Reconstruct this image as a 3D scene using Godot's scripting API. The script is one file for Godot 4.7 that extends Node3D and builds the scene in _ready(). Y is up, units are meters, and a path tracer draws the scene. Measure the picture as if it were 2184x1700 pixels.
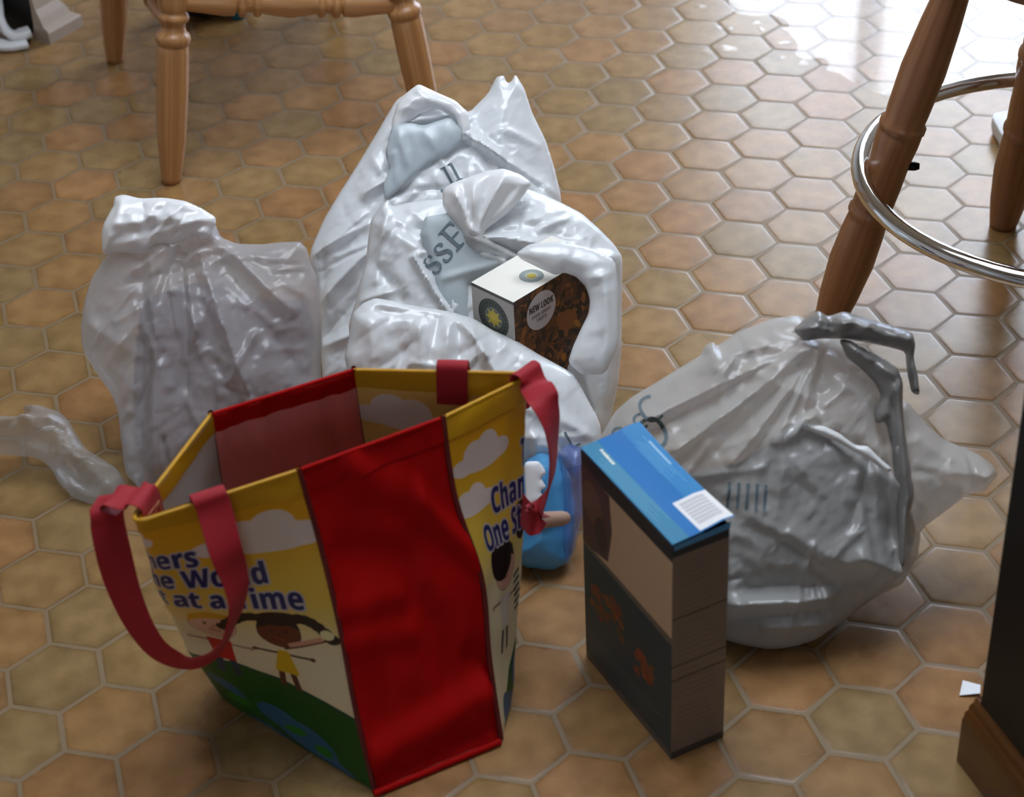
extends Node3D

const TILE_R := 0.0577          # corner radius of one hexagonal floor tile
var taken := {}
var mats := {}


func _ready():
	# ---- camera, sky, exposure -------------------------------------------------
	var cam := Camera3D.new()
	cam.name = "camera"
	cam.transform = Transform3D(Basis(Vector3(0.957924, -0.043342, 0.283731), Vector3(0.198565, 0.813870, -0.546066), Vector3(-0.207252, 0.579429, 0.788231)), Vector3(0.114000, 1.419350, 1.597234))
	cam.fov = 23.96
	cam.near = 0.05
	cam.far = 60.0
	var lens := CameraAttributesPhysical.new()
	lens.frustum_focal_length = 56.54
	lens.frustum_focus_distance = 2.35
	lens.exposure_aperture = 5.0
	lens.frustum_near = 0.05
	lens.frustum_far = 60.0
	cam.attributes = lens
	add_child(cam)
	cam.current = true
	var env := Environment.new()
	var sky_mat := ProceduralSkyMaterial.new()
	sky_mat.sky_top_color = Color(0.87, 0.90, 0.94)
	sky_mat.sky_horizon_color = Color(0.70, 0.82, 1.0)
	sky_mat.ground_horizon_color = Color(0.60, 0.62, 0.60)
	sky_mat.ground_bottom_color = Color(0.34, 0.34, 0.30)
	sky_mat.sky_energy_multiplier = 1.0
	sky_mat.ground_energy_multiplier = 0.6
	var sky := Sky.new()
	sky.sky_material = sky_mat
	env.background_mode = Environment.BG_SKY
	env.sky = sky
	env.background_energy_multiplier = 1.0
	env.tonemap_mode = Environment.TONE_MAPPER_LINEAR
	env.tonemap_exposure = EXPOSURE
	env.sdfgi_enabled = true
	env.ssao_enabled = true
	env.ssil_enabled = true
	var we := WorldEnvironment.new()
	we.name = "world_environment"
	we.environment = env
	add_child(we)

	make_materials()
	build_room()
	build_floor()
	build_cabinet()
	build_chair()
	build_stool()
	build_background_bits()
	build_left_bag()
	build_tall_bag()
	build_knotted_bag()
	build_right_bag()
	build_clear_bag()
	build_blue_pack()
	build_granola_box()
	build_tote()
	build_cereal_box()
	build_small_bits()


const EXPOSURE := 10.0


# ---------------------------------------------------------------- naming
func numbered(called: String) -> String:
	if not taken.has(called):
		taken[called] = 0
		return called
	taken[called] += 1
	return "%s_%03d" % [called, taken[called]]


func thing(called: String, label: String, category: String, at := Vector3.ZERO, group := "") -> Node3D:
	var o := Node3D.new()
	o.name = numbered(called)
	add_child(o)
	o.position = at
	o.set_meta("label", label)
	o.set_meta("category", category)
	if group != "":
		o.set_meta("group", group)
	return o


func part(called: String, m: Mesh, mat: Material, parent: Node3D, label := "") -> MeshInstance3D:
	var o := MeshInstance3D.new()
	o.name = called
	o.mesh = m
	o.material_override = mat
	parent.add_child(o, true)
	if label != "":
		o.set_meta("label", label)
	return o


func structure(called: String, m: Mesh, mat: Material) -> MeshInstance3D:
	var o := part(numbered(called), m, mat, self)
	o.set_meta("kind", "structure")
	return o


# ---------------------------------------------------------------- materials
func mat(called: String, c: Color, rough := 0.6, metal := 0.0) -> StandardMaterial3D:
	var m := StandardMaterial3D.new()
	m.resource_name = called
	m.albedo_color = c
	m.roughness = rough
	m.metallic = metal
	m.cull_mode = BaseMaterial3D.CULL_DISABLED
	mats[called] = m
	return m


func noise_tex(freq: float, lo: Color, hi: Color, octaves := 4, seed_ := 1, normal := false, strength := 4.0) -> NoiseTexture2D:
	var n := FastNoiseLite.new()
	n.noise_type = FastNoiseLite.TYPE_SIMPLEX_SMOOTH
	n.seed = seed_
	n.frequency = freq
	n.fractal_octaves = octaves
	var t := NoiseTexture2D.new()
	t.width = 512
	t.height = 512
	t.seamless = true
	t.noise = n
	if normal:
		t.as_normal_map = true
		t.bump_strength = strength
	else:
		var g := Gradient.new()
		g.set_color(0, lo)
		g.set_color(1, hi)
		t.color_ramp = g
	return t


func film(called: String, c: Color, alpha: float, rough := 0.34, back := 0.5) -> StandardMaterial3D:
	var m := mat(called, Color(c.r, c.g, c.b, alpha), rough)
	if alpha < 0.95:
		m.transparency = BaseMaterial3D.TRANSPARENCY_ALPHA
	m.metallic_specular = 0.7
	if back > 0.0:
		m.backlight_enabled = true
		m.backlight = Color(back, back, back)
	return m


func make_materials():
	var mottled := noise_tex(0.012, Color(0.80, 0.78, 0.72), Color(1, 1, 1), 5, 3)
	var rough := noise_tex(0.008, Color(0.88, 0.88, 0.88), Color(1, 1, 1), 2, 8)
	var tones := [Color(0.675, 0.52, 0.335), Color(0.64, 0.52, 0.34), Color(0.66, 0.525, 0.345), Color(0.69, 0.515, 0.335), Color(0.625, 0.515, 0.35), Color(0.67, 0.51, 0.335)]
	for i in tones.size():
		var m := mat("tile_%d" % i, tones[i], 0.29)
		m.vertex_color_use_as_albedo = true
		m.albedo_texture = mottled
		m.roughness_texture = rough
		m.metallic_specular = 0.54
	var gm := mat("grout", Color(0.52, 0.44, 0.33), 0.5)
	var wood := noise_tex(0.01, Color(0.80, 0.74, 0.68), Color(1, 1, 1), 4, 21)
	var w := mat("pale_wood", Color(0.74, 0.55, 0.35), 0.38)
	w.albedo_texture = wood
	w.uv1_scale = Vector3(3, 0.35, 1)
	w.clearcoat_enabled = true
	w.clearcoat = 0.35
	w.clearcoat_roughness = 0.25
	var w2 := mat("stool_wood", Color(0.62, 0.43, 0.28), 0.38)
	w2.albedo_texture = wood
	w2.uv1_scale = Vector3(3, 0.35, 1)
	w2.clearcoat_enabled = true
	w2.clearcoat = 0.35
	w2.clearcoat_roughness = 0.25
	var w3 := mat("skirting_wood", Color(0.42, 0.27, 0.12), 0.35)
	w3.albedo_texture = wood
	w3.uv1_scale = Vector3(1, 2, 1)
	mat("cabinet_dark", Color(0.045, 0.032, 0.028), 0.55)
	mat("chrome", Color(0.86, 0.87, 0.88), 0.09, 1.0)
	mat("steel_dark", Color(0.16, 0.16, 0.17), 0.4, 1.0)
	var wall := mat("wall_paint", Color(0.77, 0.745, 0.71), 0.85)
	wall.cull_mode = BaseMaterial3D.CULL_DISABLED
	mat("ceiling_paint", Color(0.80, 0.78, 0.74), 0.9)
	mat("frame_paint", Color(0.85, 0.85, 0.84), 0.45)
	var glass := mat("window_glass", Color(1, 1, 1, 0.03), 0.05)
	glass.transparency = BaseMaterial3D.TRANSPARENCY_ALPHA
	film("film_white", Color(0.93, 0.945, 0.955), 1.0, 0.28, 0.6)
	film("film_thin", Color(0.73, 0.73, 0.745), 0.56, 0.28, 0.6)
	film("film_thick", Color(0.96, 0.965, 0.97), 1.0, 0.28, 0.45)
	film("film_grey", Color(0.80, 0.80, 0.79), 0.62, 0.28, 0.6)
	film("film_bunched_shade", Color(0.52, 0.51, 0.50), 1.0, 0.28, 0.4)  # darker copy of the film; shade among the gathered layers put into the colour
	film("film_clear", Color(0.66, 0.65, 0.64), 0.42, 0.26, 0.3)
	film("film_blue", Color(0.36, 0.50, 0.84), 0.40, 0.28, 0.4)
	film("shade_tinted_film", Color(0.74, 0.785, 0.81), 1.0, 0.36, 0.2)  # grey-blue tint carries the shade inside the tall bag
	mat("bag_print", Color(0.40, 0.46, 0.49), 0.6)
	mat("grey_card", Color(0.72, 0.765, 0.785), 0.6)
	mat("pink_card", Color(0.50, 0.42, 0.41), 0.6)
	mat("brown_card", Color(0.25, 0.22, 0.20), 0.6)
	mat("dark_card", Color(0.10, 0.09, 0.085), 0.6)
	mat("kraft", Color(0.45, 0.36, 0.27), 0.7)
	var weave := noise_tex(0.2, Color(0.86, 0.86, 0.86), Color(1, 1, 1), 2, 31)
	var red := mat("red_cloth", Color(0.80, 0.02, 0.025), 0.72)
	red.albedo_texture = weave
	red.uv1_scale = Vector3(3, 3, 1)
	var redin := mat("red_lining", Color(0.92, 0.60, 0.58), 0.75)
	redin.albedo_texture = weave
	redin.uv1_scale = Vector3(3, 3, 1)
	redin.backlight_enabled = true
	redin.backlight = Color(0.8, 0.8, 0.8)
	red.metallic_specular = 0.3
	red.backlight_enabled = true
	red.backlight = Color(0.8, 0.8, 0.8)
	var seam := mat("seam_cloth", Color(0.40, 0.03, 0.035), 0.6)
	seam.albedo_texture = weave
	seam.uv1_scale = Vector3(3, 3, 1)
	var band := mat("yellow_band", Color(0.84, 0.62, 0.03), 0.5)
	band.albedo_texture = weave
	band.uv1_scale = Vector3(3, 3, 1)
	var strap := mat("strap_web", Color(0.66, 0.045, 0.12), 0.75)
	strap.albedo_texture = weave
	strap.uv1_scale = Vector3(3, 3, 1)
	strap.rim_enabled = true
	strap.rim = 0.4
	mat("stitch", Color(0.85, 0.6, 0.45), 0.7)
	mat("box_card", Color(0.70, 0.66, 0.60), 0.55)
	mat("white_plastic", Color(0.86, 0.87, 0.88), 0.4)
	mat("beige_paint", Color(0.62, 0.56, 0.50), 0.5)
	mat("dark_wood", Color(0.05, 0.04, 0.035), 0.5)
	mat("paper", Color(0.95, 0.96, 0.98), 0.6)
	mat("blue_wrap", Color(0.30, 0.58, 0.78), 0.35)
	mat("navy_cloth", Color(0.03, 0.035, 0.06), 0.8)
	mat("teal_plastic", Color(0.03, 0.35, 0.45), 0.5)
	mat("black_plastic", Color(0.02, 0.02, 0.02), 0.5)
	mat("stub_tan", Color(0.70, 0.56, 0.48), 0.6)
	var water := mat("water", Color(1, 1, 1, 0.02), 0.06)
	water.metallic_specular = 0.40
	water.transparency = BaseMaterial3D.TRANSPARENCY_ALPHA


# ---------------------------------------------------------------- mesh helpers
func tri(st: SurfaceTool, a: Vector3, b: Vector3, c: Vector3, ua := Vector2.ZERO, ub := Vector2.ZERO, uc := Vector2.ZERO) -> void:
	st.set_uv(ua)
	st.add_vertex(a)
	st.set_uv(ub)
	st.add_vertex(b)
	st.set_uv(uc)
	st.add_vertex(c)


func flat_tool() -> SurfaceTool:
	var st := SurfaceTool.new()
	st.begin(Mesh.PRIMITIVE_TRIANGLES)
	st.set_smooth_group(-1)
	return st


func done(st: SurfaceTool) -> ArrayMesh:
	st.generate_normals()
	return st.commit()


# a grid of rows of points; smooth normals; closed joins the last column to the first
func sheet(rows: Array, closed := false, uvs: Array = []) -> ArrayMesh:
	var verts := PackedVector3Array()
	var uv := PackedVector2Array()
	var idx := PackedInt32Array()
	var nc: int = rows[0].size()
	var nr: int = rows.size()
	var w := nc + (1 if closed else 0)
	for r in nr:
		for c in w:
			verts.append(rows[r][c % nc])
			uv.append(uvs[r][c] if uvs.size() else Vector2(float(c) / (w - 1), float(r) / maxi(nr - 1, 1)))
	for r in nr - 1:
		for c in w - 1:
			var a := r * w + c
			idx.append_array([a, a + w, a + 1, a + 1, a + w, a + w + 1])
	return with_normals(verts, uv, idx, w if closed else 0, nr)


func with_normals(verts: PackedVector3Array, uv: PackedVector2Array, idx: PackedInt32Array, wrap := 0, nr := 0) -> ArrayMesh:
	var nor := PackedVector3Array()
	nor.resize(verts.size())
	for i in range(0, idx.size(), 3):
		var a := verts[idx[i]]
		var n := (verts[idx[i + 2]] - a).cross(verts[idx[i + 1]] - a)
		nor[idx[i]] += n
		nor[idx[i + 1]] += n
		nor[idx[i + 2]] += n
	if wrap > 0:
		for r in nr:
			var s := nor[r * wrap] + nor[r * wrap + wrap - 1]
			nor[r * wrap] = s
			nor[r * wrap + wrap - 1] = s
	for i in nor.size():
		nor[i] = nor[i].normalized() if nor[i].length_squared() > 1e-20 else Vector3.UP
	var arr := []
	arr.resize(Mesh.ARRAY_MAX)
	arr[Mesh.ARRAY_VERTEX] = verts
	arr[Mesh.ARRAY_NORMAL] = nor
	arr[Mesh.ARRAY_TEX_UV] = uv
	arr[Mesh.ARRAY_INDEX] = idx
	var m := ArrayMesh.new()
	m.add_surface_from_arrays(Mesh.PRIMITIVE_TRIANGLES, arr)
	return m


# a turned piece from a to b; profile is [share of the length, radius] pairs; ends capped
func turned(a: Vector3, b: Vector3, profile: Array, seg := 24) -> ArrayMesh:
	var ax := (b - a).normalized()
	var sx := ax.cross(Vector3(0.31, 0.2, 0.93)).normalized()
	var sy := ax.cross(sx)
	var rows := []
	var p := profile.duplicate()
	p.insert(0, [profile[0][0], 0.0005])
	p.append([profile[-1][0], 0.0005])
	for k in p:
		var row := []
		for s in seg:
			var t := TAU * s / seg
			row.append(a.lerp(b, k[0]) + (sx * cos(t) + sy * sin(t)) * k[1])
		rows.append(row)
	return sheet(rows, true)


func smooth_path(pts: Array, per := 6, closed := false) -> Array:
	var out := []
	var n := pts.size()
	for i in (n if closed else n - 1):
		var p0 = pts[(i - 1 + n) % n] if closed or i > 0 else pts[i]
		var p3 = pts[(i + 2) % n] if closed or i + 2 < n else pts[i + 1]
		for k in per:
			out.append(pts[i].cubic_interpolate(pts[(i + 1) % n], p0, p3, float(k) / per))
	if not closed:
		out.append(pts[n - 1])
	return out


func tube(path: Array, radius: float, seg := 16, closed := false) -> ArrayMesh:
	var rows := []
	var n := path.size()
	var side := Vector3.UP
	for i in n + (1 if closed else 0):
		var q := i % n
		var d: Vector3 = (path[(q + 1) % n] - path[(q - 1 + n) % n]) if closed else (path[mini(q + 1, n - 1)] - path[maxi(q - 1, 0)])
		d = d.normalized()
		side = (Vector3.UP - d * d.dot(Vector3.UP)).normalized() if closed else (side - d * d.dot(side)).normalized()
		var o := d.cross(side)
		var row := []
		for s in seg:
			var t := TAU * s / seg
			row.append(path[q] + (side * cos(t) + o * sin(t)) * radius)
		rows.append(row)
	return sheet(rows, true)


# a woven strap: path of points, across = its width direction at each point
func strap(path: Array, across: Array, width: float, thick := 0.0016) -> ArrayMesh:
	var rows := []
	for i in path.size():
		var d: Vector3 = (path[mini(i + 1, path.size() - 1)] - path[maxi(i - 1, 0)]).normalized()
		var w: Vector3 = across[i]
		w = (w - d * d.dot(w)).normalized() * width * 0.5
		var n := d.cross(w).normalized() * thick * 0.5
		var p: Vector3 = path[i]
		rows.append([p - w - n * 0.3, p - w * 0.97 - n, p - w * 0.5 - n * 1.1, p - n * 1.1, p + w * 0.5 - n * 1.1, p + w * 0.97 - n, p + w - n * 0.3, p + w + n * 0.3, p + w * 0.97 + n, p + w * 0.5 + n * 1.1, p + n * 1.1, p - w * 0.5 + n * 1.1, p - w * 0.97 + n, p - w + n * 0.3])
	return sheet(rows, true)


# a box with chamfered edges, centred, half sizes h
func box(h: Vector3, c: float, x := Transform3D.IDENTITY) -> ArrayMesh:
	var st := flat_tool()
	add_box(st, h, c, x)
	return done(st)


func add_box(st: SurfaceTool, h: Vector3, c: float, x := Transform3D.IDENTITY) -> void:
	var corner := func(sx: int, sy: int, sz: int, axis: int) -> Vector3:
		var v := Vector3(sx * (h.x - c), sy * (h.y - c), sz * (h.z - c))
		v[axis] = [sx, sy, sz][axis] * h[axis]
		return v
	for sx in [-1, 1]:
		for sy in [-1, 1]:
			for sz in [-1, 1]:
				face(st, [corner.call(sx, sy, sz, 0), corner.call(sx, sy, sz, 1), corner.call(sx, sy, sz, 2)], x)
	for axis in 3:
		var u := (axis + 1) % 3
		var w := (axis + 2) % 3
		for s in [-1, 1]:
			var q := []
			for k in [[-1, -1], [1, -1], [1, 1], [-1, 1]]:
				var sg := [0, 0, 0]
				sg[axis] = s
				sg[u] = k[0]
				sg[w] = k[1]
				q.append(corner.call(sg[0], sg[1], sg[2], axis))
			face(st, q, x)
		for a in [-1, 1]:
			for b in [-1, 1]:
				var q := []
				for k in [[-1, u], [1, u], [1, w], [-1, w]]:
					var sg := [0, 0, 0]
					sg[axis] = k[0]
					sg[u] = a
					sg[w] = b
					q.append(corner.call(sg[0], sg[1], sg[2], k[1]))
				face(st, q, x)


# a convex face wound so that it looks away from the box's middle
func face(st: SurfaceTool, q: Array, x: Transform3D) -> void:
	var mid := Vector3.ZERO
	for p in q:
		mid += p
	var n: Vector3 = (q[1] - q[0]).cross(q[2] - q[0])
	if n.dot(mid) > 0.0:
		q = q.duplicate()
		q.reverse()
	for i in range(1, q.size() - 1):
		tri(st, x * q[0], x * q[i], x * q[i + 1])


# a flat printed face: four corners, given clockwise from the top left as the reader sees it
func print_face(tl: Vector3, tr_: Vector3, br: Vector3, bl: Vector3, n := 8) -> ArrayMesh:
	var rows := []
	var uvs := []
	for r in n + 1:
		var row := []
		var ur := []
		for c in n + 1:
			var u := float(c) / n
			var v := float(r) / n
			row.append(tl.lerp(tr_, u).lerp(bl.lerp(br, u), v))
			ur.append(Vector2(u, v))
		rows.append(row)
		uvs.append(ur)
	return sheet(rows, false, uvs)


# ---------------------------------------------------------------- printing on flat surfaces
func fill_poly(img: Image, pts: PackedVector2Array, c: Color) -> void:
	var lo := 1e9
	var hi := -1e9
	for p in pts:
		lo = minf(lo, p.y)
		hi = maxf(hi, p.y)
	for y in range(maxi(0, int(floor(lo))), mini(img.get_height() - 1, int(ceil(hi))) + 1):
		var xs := []
		var yc := y + 0.5
		for i in pts.size():
			var a := pts[i]
			var b := pts[(i + 1) % pts.size()]
			if (a.y <= yc) != (b.y <= yc):
				xs.append(a.x + (yc - a.y) / (b.y - a.y) * (b.x - a.x))
		xs.sort()
		for k in range(0, xs.size() - 1, 2):
			var x0 := maxi(0, int(round(xs[k])))
			var x1 := mini(img.get_width(), int(round(xs[k + 1])))
			if x1 > x0:
				img.fill_rect(Rect2i(x0, y, x1 - x0, 1), c)


func oval(img: Image, cx: float, cy: float, rx: float, ry: float, c: Color, turn := 0.0) -> void:
	var p := PackedVector2Array()
	for k in 32:
		p.append(Vector2(cx, cy) + Vector2(cos(TAU * k / 32) * rx, sin(TAU * k / 32) * ry).rotated(turn))
	fill_poly(img, p, c)


func quad(img: Image, x0: float, y0: float, x1: float, y1: float, c: Color) -> void:
	img.fill_rect(Rect2i(int(x0), int(y0), maxi(1, int(x1 - x0)), maxi(1, int(y1 - y0))), c)


func stroke(img: Image, a: Vector2, b: Vector2, w: float, c: Color) -> void:
	var n := (b - a).orthogonal().normalized() * w * 0.5
	fill_poly(img, [a + n, b + n, b - n, a - n], c)


# the outline triangles of a word, one unit high, centred
func word(text: String, serif := false, bold := true) -> PackedVector2Array:
	var tm := TextMesh.new()
	var f := SystemFont.new()
	f.font_names = ["Droid Serif" if serif else "Droid Sans"]
	f.font_weight = 700 if bold else 400
	tm.font = f
	tm.text = text
	tm.font_size = 64
	tm.pixel_size = 1.0 / 64.0
	tm.depth = 0.0
	tm.curve_step = 2.0
	var out := PackedVector2Array()
	for s in tm.get_surface_count():
		var a := tm.surface_get_arrays(s)
		var v: PackedVector3Array = a[Mesh.ARRAY_VERTEX]
		var ix: PackedInt32Array = a[Mesh.ARRAY_INDEX] if a[Mesh.ARRAY_INDEX] != null else PackedInt32Array(range(v.size()))
		for i in range(0, ix.size() - 2, 3):
			for k in 3:
				out.append(Vector2(v[ix[i + k]].x, v[ix[i + k]].y))
	return out


func word_width(t: PackedVector2Array) -> float:
	var lo := 1e9
	var hi := -1e9
	for p in t:
		lo = minf(lo, p.x)
		hi = maxf(hi, p.x)
	return hi - lo if t.size() else 1.0


# prints text with its centre at (cx, cy) so that it is as wide as asked
func write(img: Image, text: String, cx: float, cy: float, wide: float, c: Color, halo := 0.0, halo_c := Color.WHITE, turn := 0.0, stretch := 1.0) -> void:
	var t := word(text)
	var k := wide / word_width(t)
	var put := func(off: Vector2, col: Color, grow: float):
		for i in range(0, t.size() - 2, 3):
			var q := PackedVector2Array()
			for j in 3:
				q.append(Vector2(cx, cy) + (Vector2(t[i + j].x, -t[i + j].y * stretch) * k).rotated(turn) + off)
			fill_poly(img, q, col)
			if grow > 0.0:
				for j in 3:
					stroke(img, q[j], q[(j + 1) % 3], grow, col)
	if halo > 0.0:
		for a in 10:
			put.call(Vector2.from_angle(TAU * a / 10) * halo, halo_c, 1.5)
	put.call(Vector2.ZERO, c, 2.2)


func tex_mat(called: String, img: Image, rough := 0.5) -> StandardMaterial3D:
	var m := mat(called, Color.WHITE, rough)
	m.albedo_texture = ImageTexture.create_from_image(img)
	m.texture_repeat = false
	return m


# ---------------------------------------------------------------- crumpled film
# A closed, padded piece of film: an outline in its own plane (u, v), puffed out to the front and to the
# back, with folds [u0, v0, u1, v1, height, width] and fine crumples.
class Film:
	var edge: PackedVector2Array
	var folds: Array
	var front: float
	var back: float
	var reach: float
	var crumple: float
	var at: Transform3D
	var fine := FastNoiseLite.new()
	var broad := FastNoiseLite.new()

	func _init(at_: Transform3D, edge_: PackedVector2Array, folds_: Array, front_: float, back_: float, reach_: float, crumple_: float, seed_: int, gather := Vector2.ZERO, creases := 0):
		at = at_
		edge = edge_
		folds = folds_
		front = front_
		back = back_
		reach = reach_
		crumple = crumple_
		fine.seed = seed_
		fine.noise_type = FastNoiseLite.TYPE_SIMPLEX
		fine.fractal_type = FastNoiseLite.FRACTAL_RIDGED
		fine.frequency = 9.0
		fine.fractal_octaves = 3
		fine.domain_warp_enabled = true
		fine.domain_warp_amplitude = 0.05
		fine.domain_warp_frequency = 12.0
		# sharp creases that run more or less towards where the film is gathered
		var rng := RandomNumberGenerator.new()
		rng.seed = seed_ * 31 + 7
		var lo := Vector2(1e9, 1e9)
		var hi := -lo
		for p in edge:
			lo = lo.min(p)
			hi = hi.max(p)
		for k in int(creases * 1.5):
			var p := Vector2(rng.randf_range(lo.x, hi.x), rng.randf_range(lo.y, hi.y))
			var d := (gather - p).normalized().rotated(rng.randfn(0.0, 0.45)) * rng.randf_range(0.03, 0.11)
			folds.append([p.x + d.x, p.y + d.y, p.x, p.y, rng.randf_range(0.002, 0.005) * (1.0 if rng.randf() < 0.65 else -1.0), rng.randf_range(0.005, 0.012)])
		broad.seed = seed_ + 5
		broad.frequency = 7.0
		broad.fractal_octaves = 2

	func dist(p: Vector2) -> float:      # to the outline, positive inside
		var best := 1e9
		var inside := false
		var n := edge.size()
		var a := edge[n - 1]
		for i in n:
			var b := edge[i]
			var ab := b - a
			var t := clampf((p - a).dot(ab) / ab.length_squared(), 0.0, 1.0)
			best = minf(best, p.distance_squared_to(a + ab * t))
			if (a.y > p.y) != (b.y > p.y) and p.x < (b.x - a.x) * (p.y - a.y) / (b.y - a.y) + a.x:
				inside = not inside
			a = b
		return sqrt(best) * (1.0 if inside else -1.0)

	func depth(p: Vector2, d: float) -> float:
		var w := clampf(d / reach, 0.0, 1.0)
		var h := front * sqrt(1.0 - (1.0 - w) * (1.0 - w))
		var fade := smoothstep(0.0, 0.02, d) * 0.85 + 0.15 * smoothstep(0.0, 0.004, d)
		var s := 0.0
		for f in folds:
			var a := Vector2(f[0], f[1])
			var ab := Vector2(f[2], f[3]) - a
			var l2 := ab.length_squared()
			var t := clampf((p - a).dot(ab) / l2, 0.0, 1.0) if l2 > 1e-9 else 0.0
			var q: float = p.distance_to(a + ab * t) / f[5]
			if q < 1.0:
				s += f[4] * 1.5 * (1.0 - q) * (1.0 - q * 0.55) * (1.0 - 0.35 * t)
		s += crumple * (fine.get_noise_2d(p.x, p.y) * 1.0 + broad.get_noise_2d(p.x, p.y) * 1.5)
		return h + s * fade

	func point(p: Vector2, d: float, side: int) -> Vector3:
		var z := depth(p, d) if side > 0 else -back * sqrt(1.0 - pow(1.0 - clampf(d / reach, 0.0, 1.0), 2.0)) + crumple * broad.get_noise_2d(p.x + 3.0, p.y) * smoothstep(0.0, 0.02, d)
		if side > 0 and z < 0.0005 and d > 0.0:
			z = maxf(z, -back * 0.5)
		var v := at * Vector3(p.x, p.y, z)
		v.y = maxf(v.y, 0.0012)
		return v

	func over(p: Vector2, lift := 0.0008) -> Vector3:
		return at * Vector3(p.x, p.y, depth(p, maxf(dist(p), 0.0)) + lift)

	# marching squares over the outline, front and back sharing the rim
	func mesh(step: float, host) -> ArrayMesh:
		var lo := Vector2(1e9, 1e9)
		var hi := -lo
		for p in edge:
			lo = lo.min(p)
			hi = hi.max(p)
		lo -= Vector2(step, step) * 1.5
		var nx := int((hi.x - lo.x) / step) + 3
		var ny := int((hi.y - lo.y) / step) + 3
		var ds := PackedFloat32Array()
		ds.resize(nx * ny)
		for j in ny:
			for i in nx:
				ds[j * nx + i] = dist(lo + Vector2(i, j) * step)
		var verts := PackedVector3Array()
		var uv := PackedVector2Array()
		var idx := PackedInt32Array()
		var known := {}
		for side in [1, -1]:
			for j in ny - 1:
				for i in nx - 1:
					var c := [j * nx + i, j * nx + i + 1, (j + 1) * nx + i + 1, (j + 1) * nx + i]
					var any := false
					for k in 4:
						if ds[c[k]] > 0.0:
							any = true
					if not any:
						continue
					var ring := []
					for k in 4:
						var a: int = c[k]
						var b: int = c[(k + 1) % 4]
						if ds[a] > 0.0:
							ring.append([a, -1])
						if (ds[a] > 0.0) != (ds[b] > 0.0):
							ring.append([mini(a, b), maxi(a, b)])
					var ids := []
					for r in ring:
						var key := Vector3i(r[0], r[1], side if r[1] < 0 else 0)
						if not known.has(key):
							var p := lo + Vector2(r[0] % nx, r[0] / nx) * step
							var d := ds[r[0]]
							if r[1] >= 0:
								var q := lo + Vector2(r[1] % nx, r[1] / nx) * step
								p = p.lerp(q, clampf(d / (d - ds[r[1]]), 0.02, 0.98))
								d = 0.0
							known[key] = verts.size()
							verts.append(point(p, d, side))
							uv.append(p)
						ids.append(known[key])
					for k in range(1, ids.size() - 1):
						if side > 0:
							idx.append_array([ids[0], ids[k + 1], ids[k]])
						else:
							idx.append_array([ids[0], ids[k], ids[k + 1]])
		return host.with_normals(verts, uv, idx)


func pts2(a: Array) -> PackedVector2Array:
	var out := PackedVector2Array()
	for i in range(0, a.size(), 2):
		out.append(Vector2(a[i], a[i + 1]) * 0.001)
	return out


func pts3(a: Array) -> Array:
	var out := []
	for i in range(0, a.size(), 3):
		out.append(Vector3(a[i], a[i + 1], a[i + 2]) * 0.001)
	return out


# folds come in millimetres: u0 v0 u1 v1 height width
func folds6(a: Array) -> Array:
	var out := []
	for i in range(0, a.size(), 6):
		out.append([a[i] * 0.001, a[i + 1] * 0.001, a[i + 2] * 0.001, a[i + 3] * 0.001, a[i + 4] * 0.001, a[i + 5] * 0.001])
	return out


# the plane a bag leans in: o = a point of its foot on the floor
func leaning(o: Vector3, tilt_deg: float, lift := 0.0) -> Transform3D:
	var r := Vector3(0.9588, 0, 0.2840)
	var nh := Vector3(-0.2840, 0, 0.9588)
	var t := deg_to_rad(tilt_deg)
	var up := Vector3.UP * cos(t) - nh * sin(t)
	var n := Vector3.UP * sin(t) + nh * cos(t)
	return Transform3D(Basis(r, up, n), o + n * lift)


# round the corners of an outline a little
func soft(p: PackedVector2Array) -> PackedVector2Array:
	var out := PackedVector2Array()
	var n := p.size()
	for i in n:
		out.append(p[i].lerp(p[(i - 1 + n) % n], 0.12))
		out.append(p[i].lerp(p[(i + 1) % n], 0.12))
	return out


# dark print that follows the film
func film_print(f: Film, text: String, centre: Vector2, high: float, turn: float, parent: Node3D, serif := true) -> void:
	var t := word(text, serif, false)
	if t.size() == 0:
		return
	var st := SurfaceTool.new()
	st.begin(Mesh.PRIMITIVE_TRIANGLES)
	for i in range(0, t.size() - 2, 3):
		var q := []
		for j in 3:
			q.append(centre + (t[i + j] * high).rotated(turn))
		split_print(st, f, q, 0)
	st.generate_normals()
	part("lettering", st.commit(), mats["bag_print"], parent, "grey printed lettering")


func split_print(st: SurfaceTool, f: Film, q: Array, level: int) -> void:
	var longest := maxf(q[0].distance_to(q[1]), maxf(q[1].distance_to(q[2]), q[2].distance_to(q[0])))
	if longest > 0.006 and level < 3:
		var a: Vector2 = (q[0] + q[1]) * 0.5
		var b: Vector2 = (q[1] + q[2]) * 0.5
		var c: Vector2 = (q[2] + q[0]) * 0.5
		for s in [[q[0], a, c], [a, q[1], b], [c, b, q[2]], [a, b, c]]:
			split_print(st, f, s, level + 1)
		return
	for k in 3:
		st.add_vertex(f.over(q[k], 0.0012))


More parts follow.
